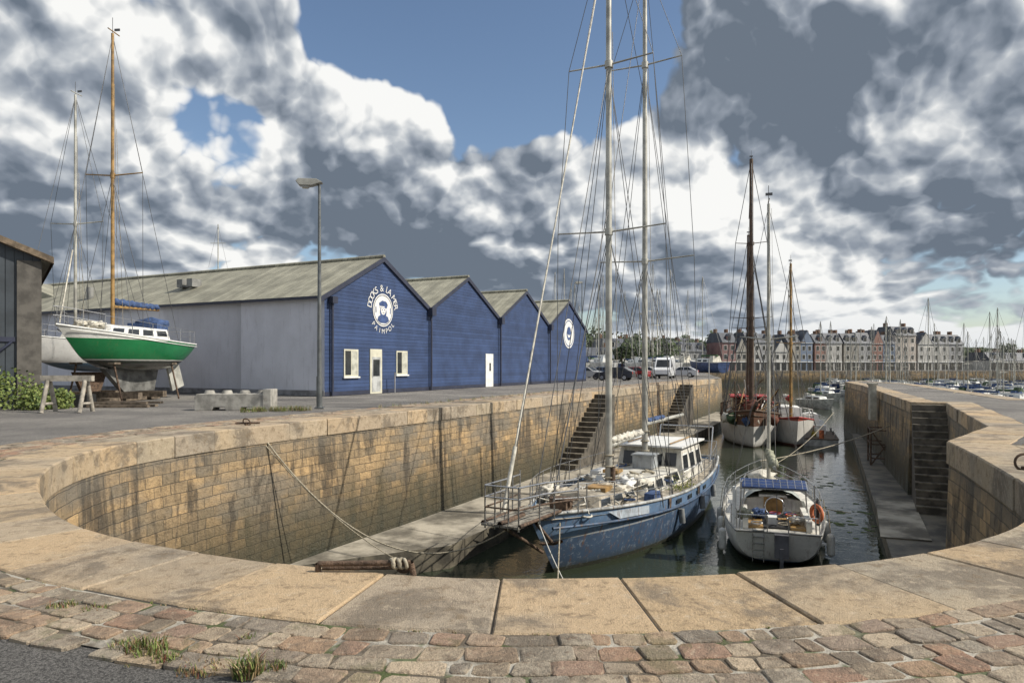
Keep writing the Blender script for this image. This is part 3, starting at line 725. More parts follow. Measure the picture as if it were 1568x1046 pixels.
mb.torus((-1.15,9.0,1.66),.24,.065,ORG,ax=(1,.6,0)); mb.cyl((1.25,9.2,1.2),(1.25,9.2,2.4),.06,WH,n=10); mb.blob((-1.25,8.5,1.6),(.12,.25,.4),BLK,2)
OB=M('outboard',(.12,.12,.13),.4)
mb.box((-.1,9.72,.75),(.4,.25,.7),OB); mb.box((-.1,9.8,.25),(.1,.18,.9),OB)
for k in range(5): mb.box((.55,9.62,.35+.2*k),(.34,.04,.03),SS)
mb.tube([(.4,9.62,.2),(.4,9.55,1.2)],.015,SS); mb.tube([(.72,9.62,.2),(.72,9.55,1.2)],.015,SS)
FW=M('fender_white',(.6,.6,.56),.5)
for x,y in ((1.62,8.8),(1.68,7),(-1.6,8.6),(-1.68,6.8),(1.75,5.4),(-1.74,5)): mb.cyl((x,y,.35),(x,y,.9),.12,FW,n=12); mb.blob((x,y,.9),(.12,.12,.1),FW,0,0,1); mb.blob((x,y,.35),(.12,.12,.1),FW,0,0,1); mb.tube([(x,y,.95),(x*.95,y,1.7)],.012,ROPE)
rig(mb,3.9,1.6,12.4,.075,AL,[(7.2,1.05)],1.35,(9.5,1.3),(.1,1.6),wr=.009)
mb.cyl((0,4.0,2.7),(0,8.0,2.85),.06,AL)
SCV=M('sail_cover_sand',(.30,.30,.22),.9,var=.4,bump=.5,bs=6)
for k in range(10): mb.blob((0,4.3+k*.36,2.9),(.16,.26,.16+.03*sin(k)),SCV,k,.35)
mb.blob((0.2,3.2,1.85),(.5,.8,.2),SAIL,4,.5); mb.box((.5,5.2,1.75),(.5,.6,.1),WD)
for k in range(12): mb.torus((rb.uniform(-.9,.9),rb.uniform(7.0,9.2),1.27),rb.uniform(.1,.18),.018,rb.choice([ROPE,CAN,WH,RED]))
mb.blob((.5,7.9,1.35),(.2,.3,.14),CAN,1,.6,3,4); mb.blob((-.6,8.6,1.33),(.18,.2,.12),SAIL,3,.6,3,4); mb.box((.1,8.6,1.3),(.3,.4,.22),WH); mb.blob((.95,8.9,1.5),(.2,.3,.16),SCV,7,.6,3,4)
mb.build('white_sailboat',(11.05,29.9,WZ),radians(162))
# ---------------- green sailboat on hard
MGr=mat_bands('green_hull',[(-.02,(.08,.08,.075)),(.10,(.035,.04,.035)),(.16,(.5,.5,.47)),(1.02,(.012,.15,.05)),(9,(.68,.68,.64))],rust=.15,rough=.2,scuff=(.03,.18,.07),scamt=.25)
mb=MB(); L=8.5; sh=lambda t:.98+.55*(1-t)**2; kl=lambda t:-.55+.8*(1-t)**3+.55*t**3
ed=mb.hull(L,2.9,sh,kl,beamf(.52,.58),MGr,GEL,rake=1.3,trake=.9,drop=.03,rail=WH,rr=.035,p=.62)
for sg in (1,-1): mb.tube([ed(i/20,sg,-.02,-.12) for i in range(1,21)],.02,WH)
lifeline(mb,ed,[.2,.34,.48,.62,.76,.9,.98],h=.65)
for h in (.35,.7): mb.tube([ed(.2,1,.06,h),ed(.03,1,0,h+.02),(0,-.15,1.53+h),ed(.03,-1,0,h+.02),ed(.2,-1,.06,h)],.016,SS)
for tt in (.03,.1): 
    for sg in (1,-1): mb.cyl(ed(tt,sg,0),ed(tt,sg,0,.7),.014,SS)
mb.tube([ed(.98,1,.06,.65),ed(.98,-1,.06,.65)],.014,SS)
cabin(mb,2.2,6.0,.6,1.0,1.1,1.6,WH,nw=4,slope=.35); mb.box((0,5.8,1.75),(1.5,.9,.3),CAN); mb.blob((0,6.1,1.9),(.8,.6,.3),CAN,3,.2)
KG=M('keel_grey',(.15,.15,.14),.7,var=.5)
mb.prism([(2.6,-.25),(6.4,-.3),(6.1,-1.30),(3.9,-1.30)],'X',-.12,.12,KG)
mb.prism([(7.2,-.0),(8.1,.25),(8.7,-1.15),(7.7,-1.4)],'X',-.05,.05,M('rudder_paint',(.40,.40,.36),.7,var=.3))
rig(mb,3.3,1.55,14.6,.085,WD,[(8.3,1.35)],1.3,(8.3,1.1),(0,1.55),wr=.011); 
mb.cyl((0,3.4,2.5),(0,6.6,2.6),.06,WD)
for k in range(9): mb.blob((0,3.6+k*.35,2.72),(.14,.25,.15),CAN,k+3,.3)
for k in range(4): mb.blob((rb.uniform(-.4,.4),1.2+k*.3,1.6),(.2,.25,.15),SAIL,k,.6,3,4)
mb.tube([(0,.2,1.6),(0,.9,4.6)],.03,SAIL)
CW=M('old_timber',(.14,.11,.08),.9,var=.5,vs=6); 
for y in (3.6,5.4): mb.box((0,y,-1.45),(2.2,.3,.28),CW)
mb.box((0,4.5,-1.63),(.6,3.6,.16),CW)
for y in (2.2,6.3):
    for sg in (1,-1): mb.tube([(sg*1.25,y,-1.72),(sg*.85,y,0.0)],.04,RUST); mb.box((sg*.88,y,-.02),(.3,.4,.08),CW)
mb.build('green_sailboat',(-18.05,27.0,1.72),radians(-5.8))
MW2=mat_bands('hull_white2',[(.1,(.05,.1,.16)),(9,(.62,.62,.6))],rust=.15,rough=.35)
mb=MB(); L=9.4; ed=mb.hull(L,3.1,lambda t:1.1+.4*(1-t)**2,kl,beamf(.55,.6),MW2,GEL,rake=1.1,trake=.4,rail=WH,rr=.03)
lifeline(mb,ed,[.1,.3,.5,.7,.9,.98]); cabin(mb,3,6.5,.6,1.0,1.1,1.65,WH,nw=3)
mb.prism([(3.4,-.4),(5.8,-.4),(5.3,-1.5),(4,-1.5)],'X',-.1,.1,RUST)
rig(mb,3.6,1.6,14.6,.085,AL,[(7.6,1.6)],1.4,(9.3,1.2),(0,1.5),wr=.012)
for y in (3.5,5.5): mb.box((0,y,-1.55),(2,.3,.2),CW)
mb.build('sailboat',(-24.2,33.4,1.65),radians(-9))
mb=MB(); mb.cyl((0,0,0),(0,0,16.5),.09,AL,r1=.05); mb.tube([(-1,0,12),(0,0,16.4),(1.2,0,11)],.012,WIRE); mb.cyl((-.8,0,14.5),(.8,0,14.5),.03,AL)
mb.build('flag_mast',(-31.0,72,0))
# ---------------- boats mid-distance
MBr=mat_bands('old_wood_hull',[(.1,(.05,.02,.015)),(1.65,(.54,.53,.50)),(9,(.12,.06,.035))],rust=.45,rough=.7)
DS=M('dark_spar',(.09,.055,.035),.7,var=.4)
mb=MB(); L=17; sh=lambda t:1.7+1.2*(1-t)**2+.3*t**2; kl=lambda t:-1.2+.9*(1-t)**3+.8*t**4
ed=mb.hull(L,4.8,sh,kl,beamf(.45,.6,2.4),MBr,CW,rake=1.0,trake=.6,drop=.4,rail=RUST,rr=.08)
lifeline(mb,ed,[.05+.93*i/10 for i in range(11)],h=.9,r=.03,post=.04,mat=RUST)
cabin(mb,9,13.5,1.4,1.5,1.5,3.3,M('dark_wood_cabin',(.12,.055,.03),.7,var=.4),nw=3); mb.box((0,11.3,3.5),(3.2,4.9,.12),RED)
BS=M('brown_sail',(.14,.05,.03),.9,var=.4)
for k in range(10): mb.blob((0,3.5+k*.55,3.0+.15*sin(k*2)),(.5,.45,.35),RED if k in (2,3,4) else BS,k,.5)
rig(mb,4.6,1.8,22.8,.2,DS,[(10,1.6),(16,1.2)],2.2,(9.5,19),(-3.4,3.4),wr=.026)
rig(mb,10.6,3.3,17.8,.17,DS,[(9.5,1.4)],2.2,(16.8,2.4),(5,14),wr=.026)
mb.cyl((0,.5,2.9),(0,-3.6,3.6),.15,DS); mb.cyl((0,4.8,4.0),(0,9.8,4.4),.13,DS)
for sg in (-1,1):
    for j_ in range(5): mb.tube([(sg*2.2,3.4+j_*.5,2.2),(0,4.6,16)],.022,WIRE,4)
    for h in range(12): zz=3+h*.7; kx=2.2*(1-(zz-2.2)/13.8); mb.tube([(sg*kx,3.5+(zz-2)*.08,zz),(sg*kx,5.4-(zz-2)*.06,zz)],.018,WIRE,4)
for k in range(22): mb.cyl((rb.uniform(-2,2),rb.uniform(1,14),2.0),(rb.uniform(-2,2),rb.uniform(1,14),rb.uniform(2.5,5.2)),.045,rb.choice([RUST,WH,WD,DS]))
for k in range(16): mb.blob((rb.uniform(-2,2),rb.uniform(1,14),2.1),(.4,.5,.4),rb.choice([SAIL,SAIL,GRN,CW,CAN,BS]),k,.6)
for k in range(8): mb.sag((rb.uniform(-2,0),0,2.5),(rb.uniform(-1,2),12,3),.4,.03,ROPE)
mb.build('wooden_schooner',(17.9,50.5,WZ),radians(-17))
mb=MB(); L=12; sh=lambda t:1.5+.8*(1-t)**2; ed=mb.hull(L,3.8,sh,kl,beamf(.5,.62),mat_bands('hull_white3',[(.15,(.25,.03,.02)),(2.0,(.64,.63,.59)),(9,(.30,.06,.04))],rust=.4),CW,rake=1.0,rail=RED,rr=.06)
lifeline(mb,ed,[.05+.93*i/7 for i in range(8)],h=.8,r=.025,post=.03,mat=WH); cabin(mb,5,9,1.1,1.3,1.5,2.7,WH,nw=3)
rig(mb,4.2,1.5,14.5,.13,WD,[(8,1.1)],1.8,(11.9,1.8),(-1,2.5),wr=.024); mb.cyl((0,4.3,3.2),(0,9,3.4),.1,WD)
for k in range(8): mb.blob((0,4.7+k*.5,3.5),(.22,.35,.22),RED if k<3 else SAIL,k,.4)
for k in range(6): mb.cyl((1.95,2+k*1.3,.4),(1.95,2+k*1.3,1.2),.18,ORG if k%3==0 else WH)
mb.build('fishing_sailboat',(21.6,51.5,WZ),radians(-15))
def small_boat(name,loc,rz,cabinc=WH,hullm=None,L=6.5):
    mb=MB(); ed=mb.hull(L,2.4,lambda t:.9+.5*(1-t)**2,lambda t:-.4+.3*(1-t)**3,beamf(.5,.85),hullm or MW2,GEL,rake=.8,rail=WH,rr=.05)
    cabin(mb,2.0,4.2,.6,.85,.9,1.9,cabinc,nw=2); mb.box((0,L+.1,.6),(.3,.3,.9),BLK); mb.tube([ed(.3,1,.06,.5),(0,.1,1.9),ed(.3,-1,.06,.5)],.025,SS); return mb.build(name,loc,rz)
small_boat('motorboat',(28.2,64.5,WZ),radians(155)); small_boat('motorboat',(33.8,84,WZ),radians(35),RED)
mb=MB(); mb.box((0,0,.25),(2.8,7,.5),M('pontoon_side',(.4,.4,.38),.8)); mb.box((0,0,.53),(2.9,7.1,.07),CW)
for x in (-1.2,1.2):
    for y in (-3,0,3): mb.cyl((x,y,.5),(x,y,.9),.07,SS)
mb.box((.3,1,.9),(.8,.8,.7),WH); mb.box((-.2,-1,.7),(.7,1.1,.3),M('crate_yellow',(.5,.4,.05),.6))
mb.build('floating_pontoon',(25.0,56,WZ),radians(-22))
def marina(name,places,water=True,seed=1,L0=7.5,L1=12,hk=1.25):
    mb=MB(); r=random.Random(seed); h1=M('mhull1',(.62,.62,.6),.4); hm=[h1,h1,M('mhull2',(.05,.08,.18),.4),M('mhull3',(.5,.5,.46),.4)]
    cv=[CAN,SAIL,WH,GRN,CAN,WH]
    for (x,y) in places:
        mb.X=Matrix.Translation((x,y,WZ if water else .9))@Matrix.Rotation(r.uniform(-.25,.25)+r.choice([0,pi])+.3,4,'Z')
        L=r.uniform(L0,L1); 
        mb.hull(L,L*.33,lambda t:1.15+.4*(1-t)**2,lambda t:-.4,beamf(.55,.7),r.choice(hm),GEL,rake=.9,n=7,m=4)
        cabin(mb,L*.3,L*.7,.6,1.0,1.1,1.7,WH,nw=2); mb.box((0,L*.6,2.2),(.25,L*.45,.3),r.choice(cv)); mb.box((0,L*.75,1.7),(1.6,1.2,.9),r.choice(cv),taper=.7)
        if r.random()<.9:
            H=L*hk+r.uniform(1,5.0); mb.cyl((0,L*.4,1.2),(0,L*.4,H),.085,AL,r1=.06,n=5,caps=False)
            mb.cyl((-.9,L*.4,H*.55),(.9,L*.4,H*.55),.035,AL,n=4)
            for a in ((0,0,1.4),(0,L,1.2),(1.4,L*.42,1.2),(-1.4,L*.42,1.2)): mb.tube([(0,L*.4,H),a],.022,WIRE,3)
    mb.X=None
    return mb.build(name)
pl=[]; r=random.Random(4)
for y in (118,134,150,168,186,202):
    x=y*.47+r.uniform(0,3)
    while x<y*.86:
        pl.append((x,y+r.uniform(-2,2))); x+=r.uniform(3.5,5.8)
pl+=[(45+i*6,98+r.uniform(-3,3)) for i in range(6)]+[(64+i*7,84+r.uniform(-4,4)) for i in range(2)]
marina('moored_sailboats',pl,True,3,6.5,11,1.25)
pl=[]
for y in (105,122,140,165):
    x=y*.02+4+(y-105)*.18
    while x<y*.27: pl.append((x,y+r.uniform(-4,4))); x+=r.uniform(3.0,5.0)
marina('hardstanding_sailboats',pl,False,8)
# ------------------------------------------------------------------ town
SL=M('slate_roof',(.075,.085,.105),.6,var=.35,vs=.6)
def house(x,y,w,fl,col,rooft=3.6,dorm=2,gable=False,dep=10,rz=0):
    mb=MB(); wm=M('wall_%02x%02x%02x'%tuple(int(c*255) for c in col),col,.8,var=.2,vs=.3)
    h=fl*2.9+.5
    mb.bbox((0,0,-.3),(w,dep,h),wm)
    if gable: mb.prism([(-.3,h),(w/2,h+rooft+1),(w+.3,h)],'Y',-.3,dep+.3,SL); mb.add([(0.1,-.32,h),(w-.1,-.32,h),(w/2,-.32,h+rooft+.7)],[(0,1,2)],wm)
    else:
        mb.add([(-.1,-.4,h),(w+.1,-.4,h),(w+.1,2.2,h+rooft),(-.1,2.2,h+rooft),(w+.1,dep+.4,h),(-.1,dep+.4,h),(w+.1,dep-2.2,h+rooft),(-.1,dep-2.2,h+rooft)],[(0,1,2,3),(3,2,6,7),(7,6,4,5),(1,4,6,2),(0,3,7,5)],SL)
    nw=max(2,int(w/2.4)); 
    for f in range(fl):
        for k in range(nw):
            cx=w*(k+.5)/nw; z=.9+f*2.9
            if f==0: mb.bbox((cx-w/nw*.36,-.06,.1),(cx+w/nw*.36,-.02,2.5),GL)
            else: mb.bbox((cx-.60,-.05,z-.1),(cx+.60,-.01,z+1.55),WH); mb.bbox((cx-.5,-.08,z),(cx+.5,-.055,z+1.45),GL)
    mb.bbox((-.02,-.25,2.75),(w+.02,-.03,2.95),WH); mb.bbox((-.02,-.3,h-.15),(w+.02,-.03,h+.05),WH)
    for k in range(dorm):
        cx=w*(k+.5)/dorm; mb.bbox((cx-.65,.1,h+.3),(cx+.65,2.4,h+2.0),wm); mb.bbox((cx-.45,.04,h+.5),(cx+.45,.09,h+1.8),GL)
        mb.prism([(cx-.85,h+2.0),(cx,h+2.8),(cx+.85,h+2.0)],'Y',0,2.8,SL)
    for cx in (.4,w-.6): mb.bbox((cx-.3,dep/2-.8,h+rooft-1),(cx+.3,dep/2+.8,h+rooft+1.3),MC['chimney_brick'])
    return mb.build('townhouse',(x,y,0),rz)
whc=(.46,.45,.42);pk=(.25,.15,.14);bl=(.17,.21,.28);gy=(.31,.31,.31);rd=(.26,.15,.12);st=(.31,.29,.25);cr_=(.46,.41,.36)
xs=68; th_=radians(13); spec=[(5,3,pk,1,0),(4,2,st,1,1),(5,3,whc,1,0),(5,3,gy,1,0),(5,2,whc,1,1),(5,3,st,1,0),(4.5,3,bl,1,1),(4.5,3,rd,1,0),(6,3,whc,2,0),(6,3,st,2,0),(5,3,gy,1,0),(4.5,3,rd,1,1),(5,3,bl,1,0),(8.5,4,cr_,3,0),(6,3,whc,1,1),(7,3,whc,2,0),(6,3,gy,2,0)]
for w_,fl,c,dm,gb in spec:
    house(xs,221+(xs-68)*tan(th_),w_-.05,fl,c,rnd.uniform(2.9,3.8),dm,bool(gb),rz=th_); xs+=w_*cos(th_)+(.0 if rnd.random()<.7 else .8)
for (x,y,w_,fl,c) in ((34,205,10,2,st),(46,212,9,2,whc),(56,222,8,2,gy),(26,190,9,2,whc),(60,262,12,3,st),(80,262,12,3,whc),(110,275,14,3,st),(168,240,9,1,whc),(182,250,12,1,st),(15,175,12,1,gy)): house(x,y,w_,fl,c,3.0,2,rz=radians(15))
MH=M('hill_vegetation',(.07,.09,.06),.95,var=.4,vs=.02,bump=1,bs=.3,col2=(.12,.14,.10))
mb=MB(); vs=[];fs=[]; nx,ny=120,10
for j in range(ny):
    for i in range(nx):
        x=-500+i*20; y=340+j*70
        h=30*noise.noise(Vector((x*.0035,y*.004,1)))+10+ j*2.2+3*noise.noise(Vector((x*.05,y*.05,0)))
        h*=min(1,j/2); h*=(1.0 if x<250 else max(.3,1-(x-250)/350))
        vs.append((x,y,max(-.5,h)))
for j in range(ny-1):
    for i in range(nx-1): fs.append((j*nx+i,j*nx+i+1,(j+1)*nx+i+1,(j+1)*nx+i))
mb.add(vs,fs,MH,True); mb.build('hills')
LF=mat_leaf('tree_leaves',(.018,.035,.012),(.07,.10,.03)); TRK=M('bark',(.08,.06,.04),.9)
mb=MB(); r=random.Random(21)
def tree(mb,x,y,H,z=0):
    mb.cyl((x,y,z),(x,y,z+H*.5),H*.03,TRK,r1=H*.015,n=5)
    for k in range(3): mb.cyl((x,y,z+H*.35),(x+r.uniform(-1,1)*H*.2,y,z+H*.7),H*.015,TRK,r1=.03,n=4)
    cl=[(Vector((r.gauss(0,.16)*H,r.gauss(0,.16)*H,H*(.62+r.gauss(0,.13)))),H*r.uniform(.10,.2)) for _ in range(11)]
    for c,R_ in cl:
        for _ in range(42):
            d_=Vector((r.gauss(0,1),r.gauss(0,1),r.gauss(0,1))).normalized()*R_*r.uniform(.6,1.1); p=Vector((x,y,z))+c+d_
            a=Vector((r.gauss(0,1),r.gauss(0,1),r.gauss(0,1))).normalized()*H*.035; b=a.orthogonal().normalized()*H*.035
            mb.add([p-a,p+b,p+a,p-b],[(0,1,2,3)],LF)
for k in range(60): 
    px=r.uniform(.12,.36); y=r.uniform(235,300); tree(mb,px*y,y,r.uniform(9,15))
for k in range(30):
    px=r.uniform(.62,.8); y=r.uniform(275,330); tree(mb,px*y,y,r.uniform(7,12))
for k in range(10):
    y=r.uniform(150,200); tree(mb,r.uniform(.12,.25)*y,y,r.uniform(6,9))
mb.build('distant_trees')
# ------------------------------------------------------------------ vehicles
def car(name,loc,rz,col,L=4.2,van=False):
    mb=MB(); pm,tt,pp=newmat('car_paint'); setcol(tt,pp,col); pp.inputs['Roughness'].default_value=.25; pp.inputs['Coat Weight'].default_value=.5
    W_=.88
    if van:
        L=5.6; W_=1.0; body=[(0,.35),(0,1.1),(.9,1.35),(1.6,2.35),(2.1,2.6),(5.6,2.6),(5.6,.35)]; wins=[[(1.0,1.4),(1.65,2.2),(2.3,2.2),(2.3,1.4)]]; wy=(1.0,4.5)
    else:
        body=[(0,.3),(0,.75),(.25,.85),(1.15,.97),(1.85,1.42),(3.2,1.45),(3.95,1.05),(L,.95),(L,.3)]; wins=[[(1.3,1.0),(1.9,1.36),(2.45,1.38),(2.45,1.0)],[(2.55,1.0),(2.55,1.38),(3.15,1.38),(3.7,1.02)]]; wy=(.85,3.35)
    mb.prism(body,'X',-W_,W_,pm)
    for sg in (1,-1):
        for wp in wins: mb.add([(sg*(W_+.006),a,b) for a,b in wp],[tuple(range(len(wp)))],GL)
        for y in wy: mb.cyl((sg*(W_-.2),y,.33),(sg*(W_+.02),y,.33),.33,BLK,n=18); mb.cyl((sg*(W_+.01),y,.33),(sg*(W_+.035),y,.33),.2,SS,n=12)
        mb.box((sg*(W_-.2),-.02,.68),(.3,.05,.16),WH); mb.box((sg*(W_-.15),L+.02,.85),(.2,.05,.25),RED)
    if van: mb.add([(-.85,.93,1.42),(.85,.93,1.42),(.8,1.57,2.33),(-.8,1.57,2.33)],[(0,1,2,3)],GL)
    else: mb.add([(-.75,1.19,1.0),(.75,1.19,1.0),(.68,1.83,1.42),(-.68,1.83,1.42)],[(0,1,2,3)],GL); mb.add([(-.7,3.28,1.42),(.7,3.28,1.42),(.75,3.88,1.08),(-.75,3.88,1.08)],[(0,1,2,3)],GL)
    mb.box((0,-.03,.45),(1.5,.06,.2),BLK)
    for v in range(len(mb.v)):
        x,y,z=mb.v[v]
        if z>1.0: mb.v[v]=(x*(1-.16*min(1,(z-1.0)/.5)) if not van else x*(1-.05*(z-1)),y,z)
    return mb.build(name,(*loc,0),rz,bevel=.05)
car('white_van',(18.2,83),radians(-20),(.75,.76,.77),van=True)
for i,(x,y,c) in enumerate(((9.3,75,(.05,.05,.055)),(10.8,79,(.5,.5,.5)),(12.5,83,(.25,.02,.02)),(14.3,88,(.08,.12,.2)),(15.6,92,(.6,.6,.6)),(24,100,(.1,.1,.1)),(21.5,95,(.5,.5,.52)),(11.5,92,(.35,.36,.36)))): car('parked_car',(x,y),radians(60 if i%2 else -115),c)
# ------------------------------------------------------------------ street furniture
GS=M('galvanised_steel',(.16,.17,.17),.5,.5,var=.25,vs=3)
def lamp(loc,H,rz):
    mb=MB(); mb.cyl((0,0,0),(0,0,1.2),.11,GS,n=12); mb.cyl((0,0,1.2),(0,0,H),.085,GS,r1=.05,n=12); mb.box((0,0,.02),(.34,.34,.04),GS)
    mb.tube([(0,0,H),(-.15,0,H+.12),(-.3,0,H+.14)],.04,GS)
    mb.prism([(.12,H+.12),(-.1,H+.24),(-.75,H+.24),(-.85,H+.14),(-.72,H-.02),(-.3,H-.02)],'Y',-.17,.17,M('lamp_housing',(.33,.33,.30),.5,var=.2)); mb.prism([(-.35,H-.02),(-.7,H-.02),(-.62,H-.09),(-.42,H-.09)],'Y',-.13,.13,M('lamp_lens',(.5,.5,.46),.2))
    return mb.build('street_lamp',(*loc,0),rz,bevel=.015)
lamp((-7.25,25.7),8.35,radians(8)); lamp((8.2,80),11.2,radians(10)); lamp((24,125),11,0)
BC=M('barrier_concrete',(.34,.325,.29),.9,var=.35,vs=3,bump=.5,bs=30)
mb=MB(); mb.prism([(-1.35,0),(-1.35,.52),(-1.28,.6),(1.28,.6),(1.35,.52),(1.35,0),(.75,0),(.68,.12),(.3,.12),(.24,0),(-.24,0),(-.3,.12),(-.68,.12),(-.75,0)],'Y',-.38,.38,BC)
for x in (-.95,-.32,.32,.95): mb.cyl((x,0,.6),(x,0,.72),.2,BC,r1=.15,n=14)
mb.box((1.22,0,.38),(.30,.82,.77),BC)
mb.build('concrete_barrier',(-10.1,25.0,-.02),radians(3),bevel=.02)
mb=MB()
PW=M('weathered_post',(.34,.31,.26),.9,var=.4,vs=5)
mb.box((0,0,1.18),(1.7,.2,.2),PW)
for x in (-.62,.62):
    for y in (-.22,.22): mb.tube([(x,y*2,0),(x,y*.3,1.1)],.075,PW)
    mb.tube([(x,-.35,.3),(x,.35,.3)],.05,PW)
mb.build('timber_trestle',(-15.5,23.8,-.02),radians(5))
mb=MB()
for k in range(4): mb.box((rb.uniform(-.3,.3),k*.32,.06+.1*(k%2)),(2.3,.22,.09),CW,rz=rb.uniform(-.08,.08))
mb.box((-1.3,.4,.25),(.5,.6,.5),BLK); mb.build('timber_pile',(-15.4,26.3,-.02))
mb=MB(); mb.tube([(-.38,0,.07),(.34,-.02,.085)],.022,RUST,8); mb.tube([(-.38,0,.07),(-.385,.02,-.02)],.024,RUST,8); mb.tube([(.34,-.02,.085),(.36,0,-.02)],.024,RUST,8)
mb.tube([(-.36,.06,.02),(.2,.05,.03)],.02,RUST,8)
for k in range(5): mb.torus((.20+k*.024,-.018,.078),.034,.014,ROPE,ax=(1,.5*(-1)**k,.3),n=14)
mb.torus((.27,.02,.05),.05,.02,RUST,ax=(.3,1,.3))
mb.build('mooring_bar',(-1.12,5.28,0))
mb=MB(); mb.torus((0,0,.12),.13,.02,RUST,ax=(.3,1,0)); mb.cyl((0,0,-.02),(0,0,.06),.05,RUST); mb.build('mooring_ring',(7.85,10.45,0))
mb=MB(); mb.torus((0,0,.08),.11,.018,RUST,ax=(.3,1,.5)); mb.cyl((0,0,-.02),(0,0,.06),.05,RUST); mb.tube([(-.3,0,.05),(.35,0,.06)],.03,RUST); mb.build('mooring_ring',(-7.15,18.4,0))
mb=MB(); mb.sag((-6.9,18.3,.02),(0.1,18.6,-2.7),1.9,.022,ROPE,24); mb.sag((-7.0,18.2,0),(-3.0,19.0,-3.9),.4,.015,ROPE); mb.build('mooring_rope')
mb=MB(); mb.sag((.7,18.4,-2.6),(1.55,19.4,-4.65),.1,.02,WH,6)
mb.sag((1.4,19.9,-2.9),(.9,14.6,-4.7),.15,.02,ROPE); mb.build('bow_line')
mb=MB(); mb.sag((26,40,0.05),(12.0,33,-3.0),.6,.03,ROPE); mb.sag((9.9,27,-3.2),(12.9,26,-4.0),.15,.02,ROPE); mb.sag((17.9,38,-1),(10.9,31,-3.3),.5,.02,ROPE); mb.build('mooring_rope')
mb=MB(); PG=M('pale_gate',(.45,.42,.34),.8,var=.3); mb.box((0,0,-.7),(.35,.9,2.2),PG); mb.box((0,0,.45),(.5,1.0,.12),PG); mb.build('gate_post',(22.7,43.0,0),radians(-20))
mb=MB()
for y in (0,2.2):
    for x in (0,1.3): mb.cyl((x,y,0),(x,y,2.0),.05,RUST)
for z in (.4,1.2,2.0): mb.tube([(0,0,z),(1.3,0,z),(1.3,2.2,z),(0,2.2,z),(0,0,z)],.04,RUST)
mb.tube([(0,0,0),(1.3,0,2)],.04,RUST); mb.tube([(1.3,0,0),(0,0,2)],.04,RUST); mb.build('steel_trestle',(20.6,39.2,-4.1),radians(-24))
mb=MB()
for k in range(2): mb.cyl((k*.4,0,-4),(k*.4,0,0.3),.03,RUST)
for k in range(14): mb.cyl((0,0,-3.8+k*.28),(.4,0,-3.8+k*.28),.02,RUST)
mb.build('quay_ladder',(11.2,52.6,0),radians(64))
# ------------------------------------------------------------------ vegetation
GG=mat_leaf('grass_blades',(.05,.09,.018),(.20,.24,.06)); GD=mat_leaf('dry_grass',(.20,.13,.06),(.40,.31,.17)); RL=mat_leaf('red_weed',(.18,.05,.03),(.12,.10,.03))
def tuft(mb,x,y,z,R_,n,h,mats,rr):
    for _ in range(n):
        a=rr.uniform(0,2*pi); d_=R_*sqrt(rr.random()); px=x+d_*cos(a);py=y+d_*sin(a)*.8; hh=h*rr.uniform(.25,1.1); b=rr.uniform(0,2*pi); ln=rr.uniform(.2,.9)*hh; w_=rr.uniform(.0015,.004)*(1+h*4)
        c=Vector((cos(b),sin(b),0)); s_=Vector((-sin(b),cos(b),0))*w_; p=Vector((px,py,z))
        mb.add([p-s_,p+s_,p+c*ln*.4+Vector((0,0,hh*.65))+s_*.8,p+c*ln*.4+Vector((0,0,hh*.65))-s_*.8,p+c*ln+Vector((0,0,hh))],[(0,1,2,3),(3,2,4)],rr.choice(mats))
rg=random.Random(9); mb=MB()
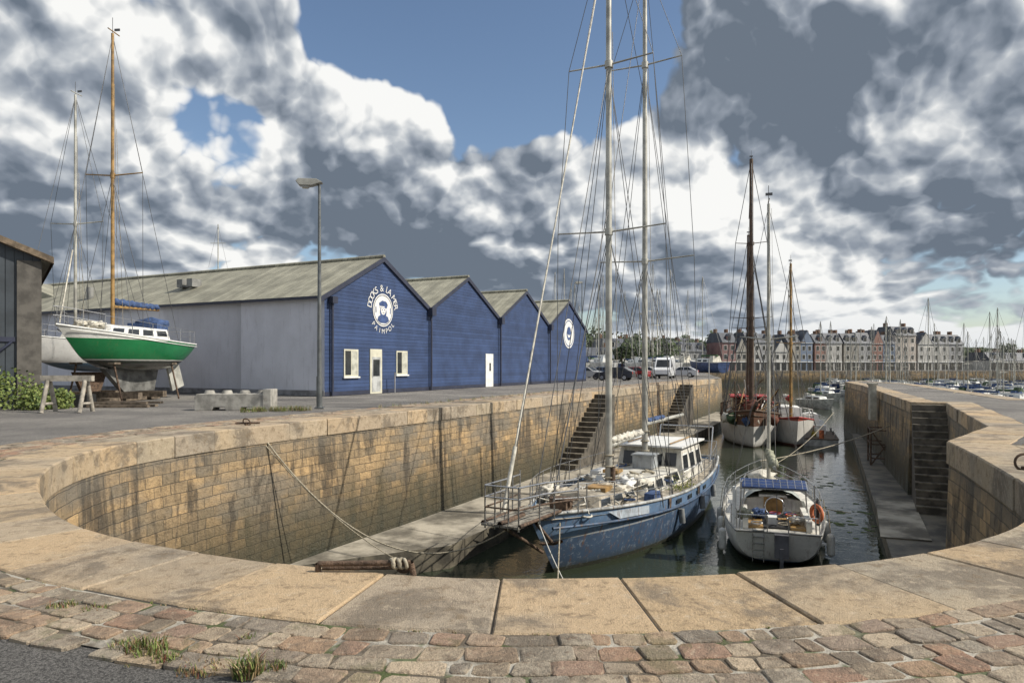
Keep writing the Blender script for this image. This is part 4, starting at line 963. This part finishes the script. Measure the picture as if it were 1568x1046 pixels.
for (x,y,R_,n,h) in ((-2.05,3.83,.12,240,.09),(-1.88,3.72,.08,160,.06),(-1.65,3.62,.13,200,.04),(-1.38,3.56,.08,240,.11),(-1.25,3.62,.06,100,.05),(-1.5,3.75,.2,160,.03),(-2.2,3.90,.1,120,.05),(-3.0,4.55,.1,160,.05),(-2.75,4.5,.08,90,.04),(-1.55,4.02,.05,60,.04),(.85,3.9,.03,20,.03),(-.8,4.12,.03,30,.03),(2.3,4.35,.04,30,.03)): tuft(mb,x,y,-.015,R_,n,h,[GG,GG,GG,GD,RL] if R_<.125 else [GG,GD,GD,RL],rg)
for k in range(220):
    ss_=rg.uniform(cum[30]+8,sNearEnd-2); dd_=rg.choice([1.01,1.01,rg.uniform(1.0,2.2)]); q=at(ss_,dd_)
    if q.y<9: tuft(mb,q.x,q.y,-.012,.022,12,.018,[GG,GD],rg)
mb.build('weeds')
mb=MB()
for k in range(26): tuft(mb,-9.2+k*.075+rg.uniform(-.1,.1),23.6+rg.uniform(-.25,.25)+k*.03,0,.12,50,.2,[GG,GG,GD],rg)
for k in range(18): tuft(mb,-5.0+k*.45,26.0+k*.9+rg.uniform(-.2,.2),0,.2,30,.16,[GG,GD],rg)
mb.build('grass')
mb=MB()
for k in range(2600):
    c=rg.choice([(-18.3,25.0,.5,.9),(-17.6,25.2,.35,.6),(-17.3,25.0,.2,.4),(-19.2,24.8,.8,.8),(-16.9,25.6,.3,.4)])
    d_=Vector((rg.gauss(0,1),rg.gauss(0,1),rg.gauss(0,1))).normalized()*c[3]*rg.uniform(.5,1.15); p=Vector((c[0],c[1],c[2]))+d_
    if p.z<0: continue
    a=Vector((rg.gauss(0,1),rg.gauss(0,1),rg.gauss(0,1))).normalized()*.07; b=a.orthogonal().normalized()*.045
    mb.add([p-a,p+b,p+a,p-b],[(0,1,2,3)],GG)
mb.build('bush')
mb=MB(); AM=M('algae',(.07,.10,.02),.8,var=.5,vs=6)
for k in range(110):
    x=13.0+rg.gauss(0,1)*.9+ (0 if k<60 else 3.5); y=28.5+rg.gauss(0,1)*2.2+(0 if k<60 else 9); R_=rg.uniform(.03,.24)
    mb.add([(x+R_*cos(2*pi*i/9)*rg.uniform(.6,1.3),y+R_*sin(2*pi*i/9)*rg.uniform(.5,1.1),WZ+.008) for i in range(9)],[tuple(range(9))],AM)
mb.build('floating_algae')
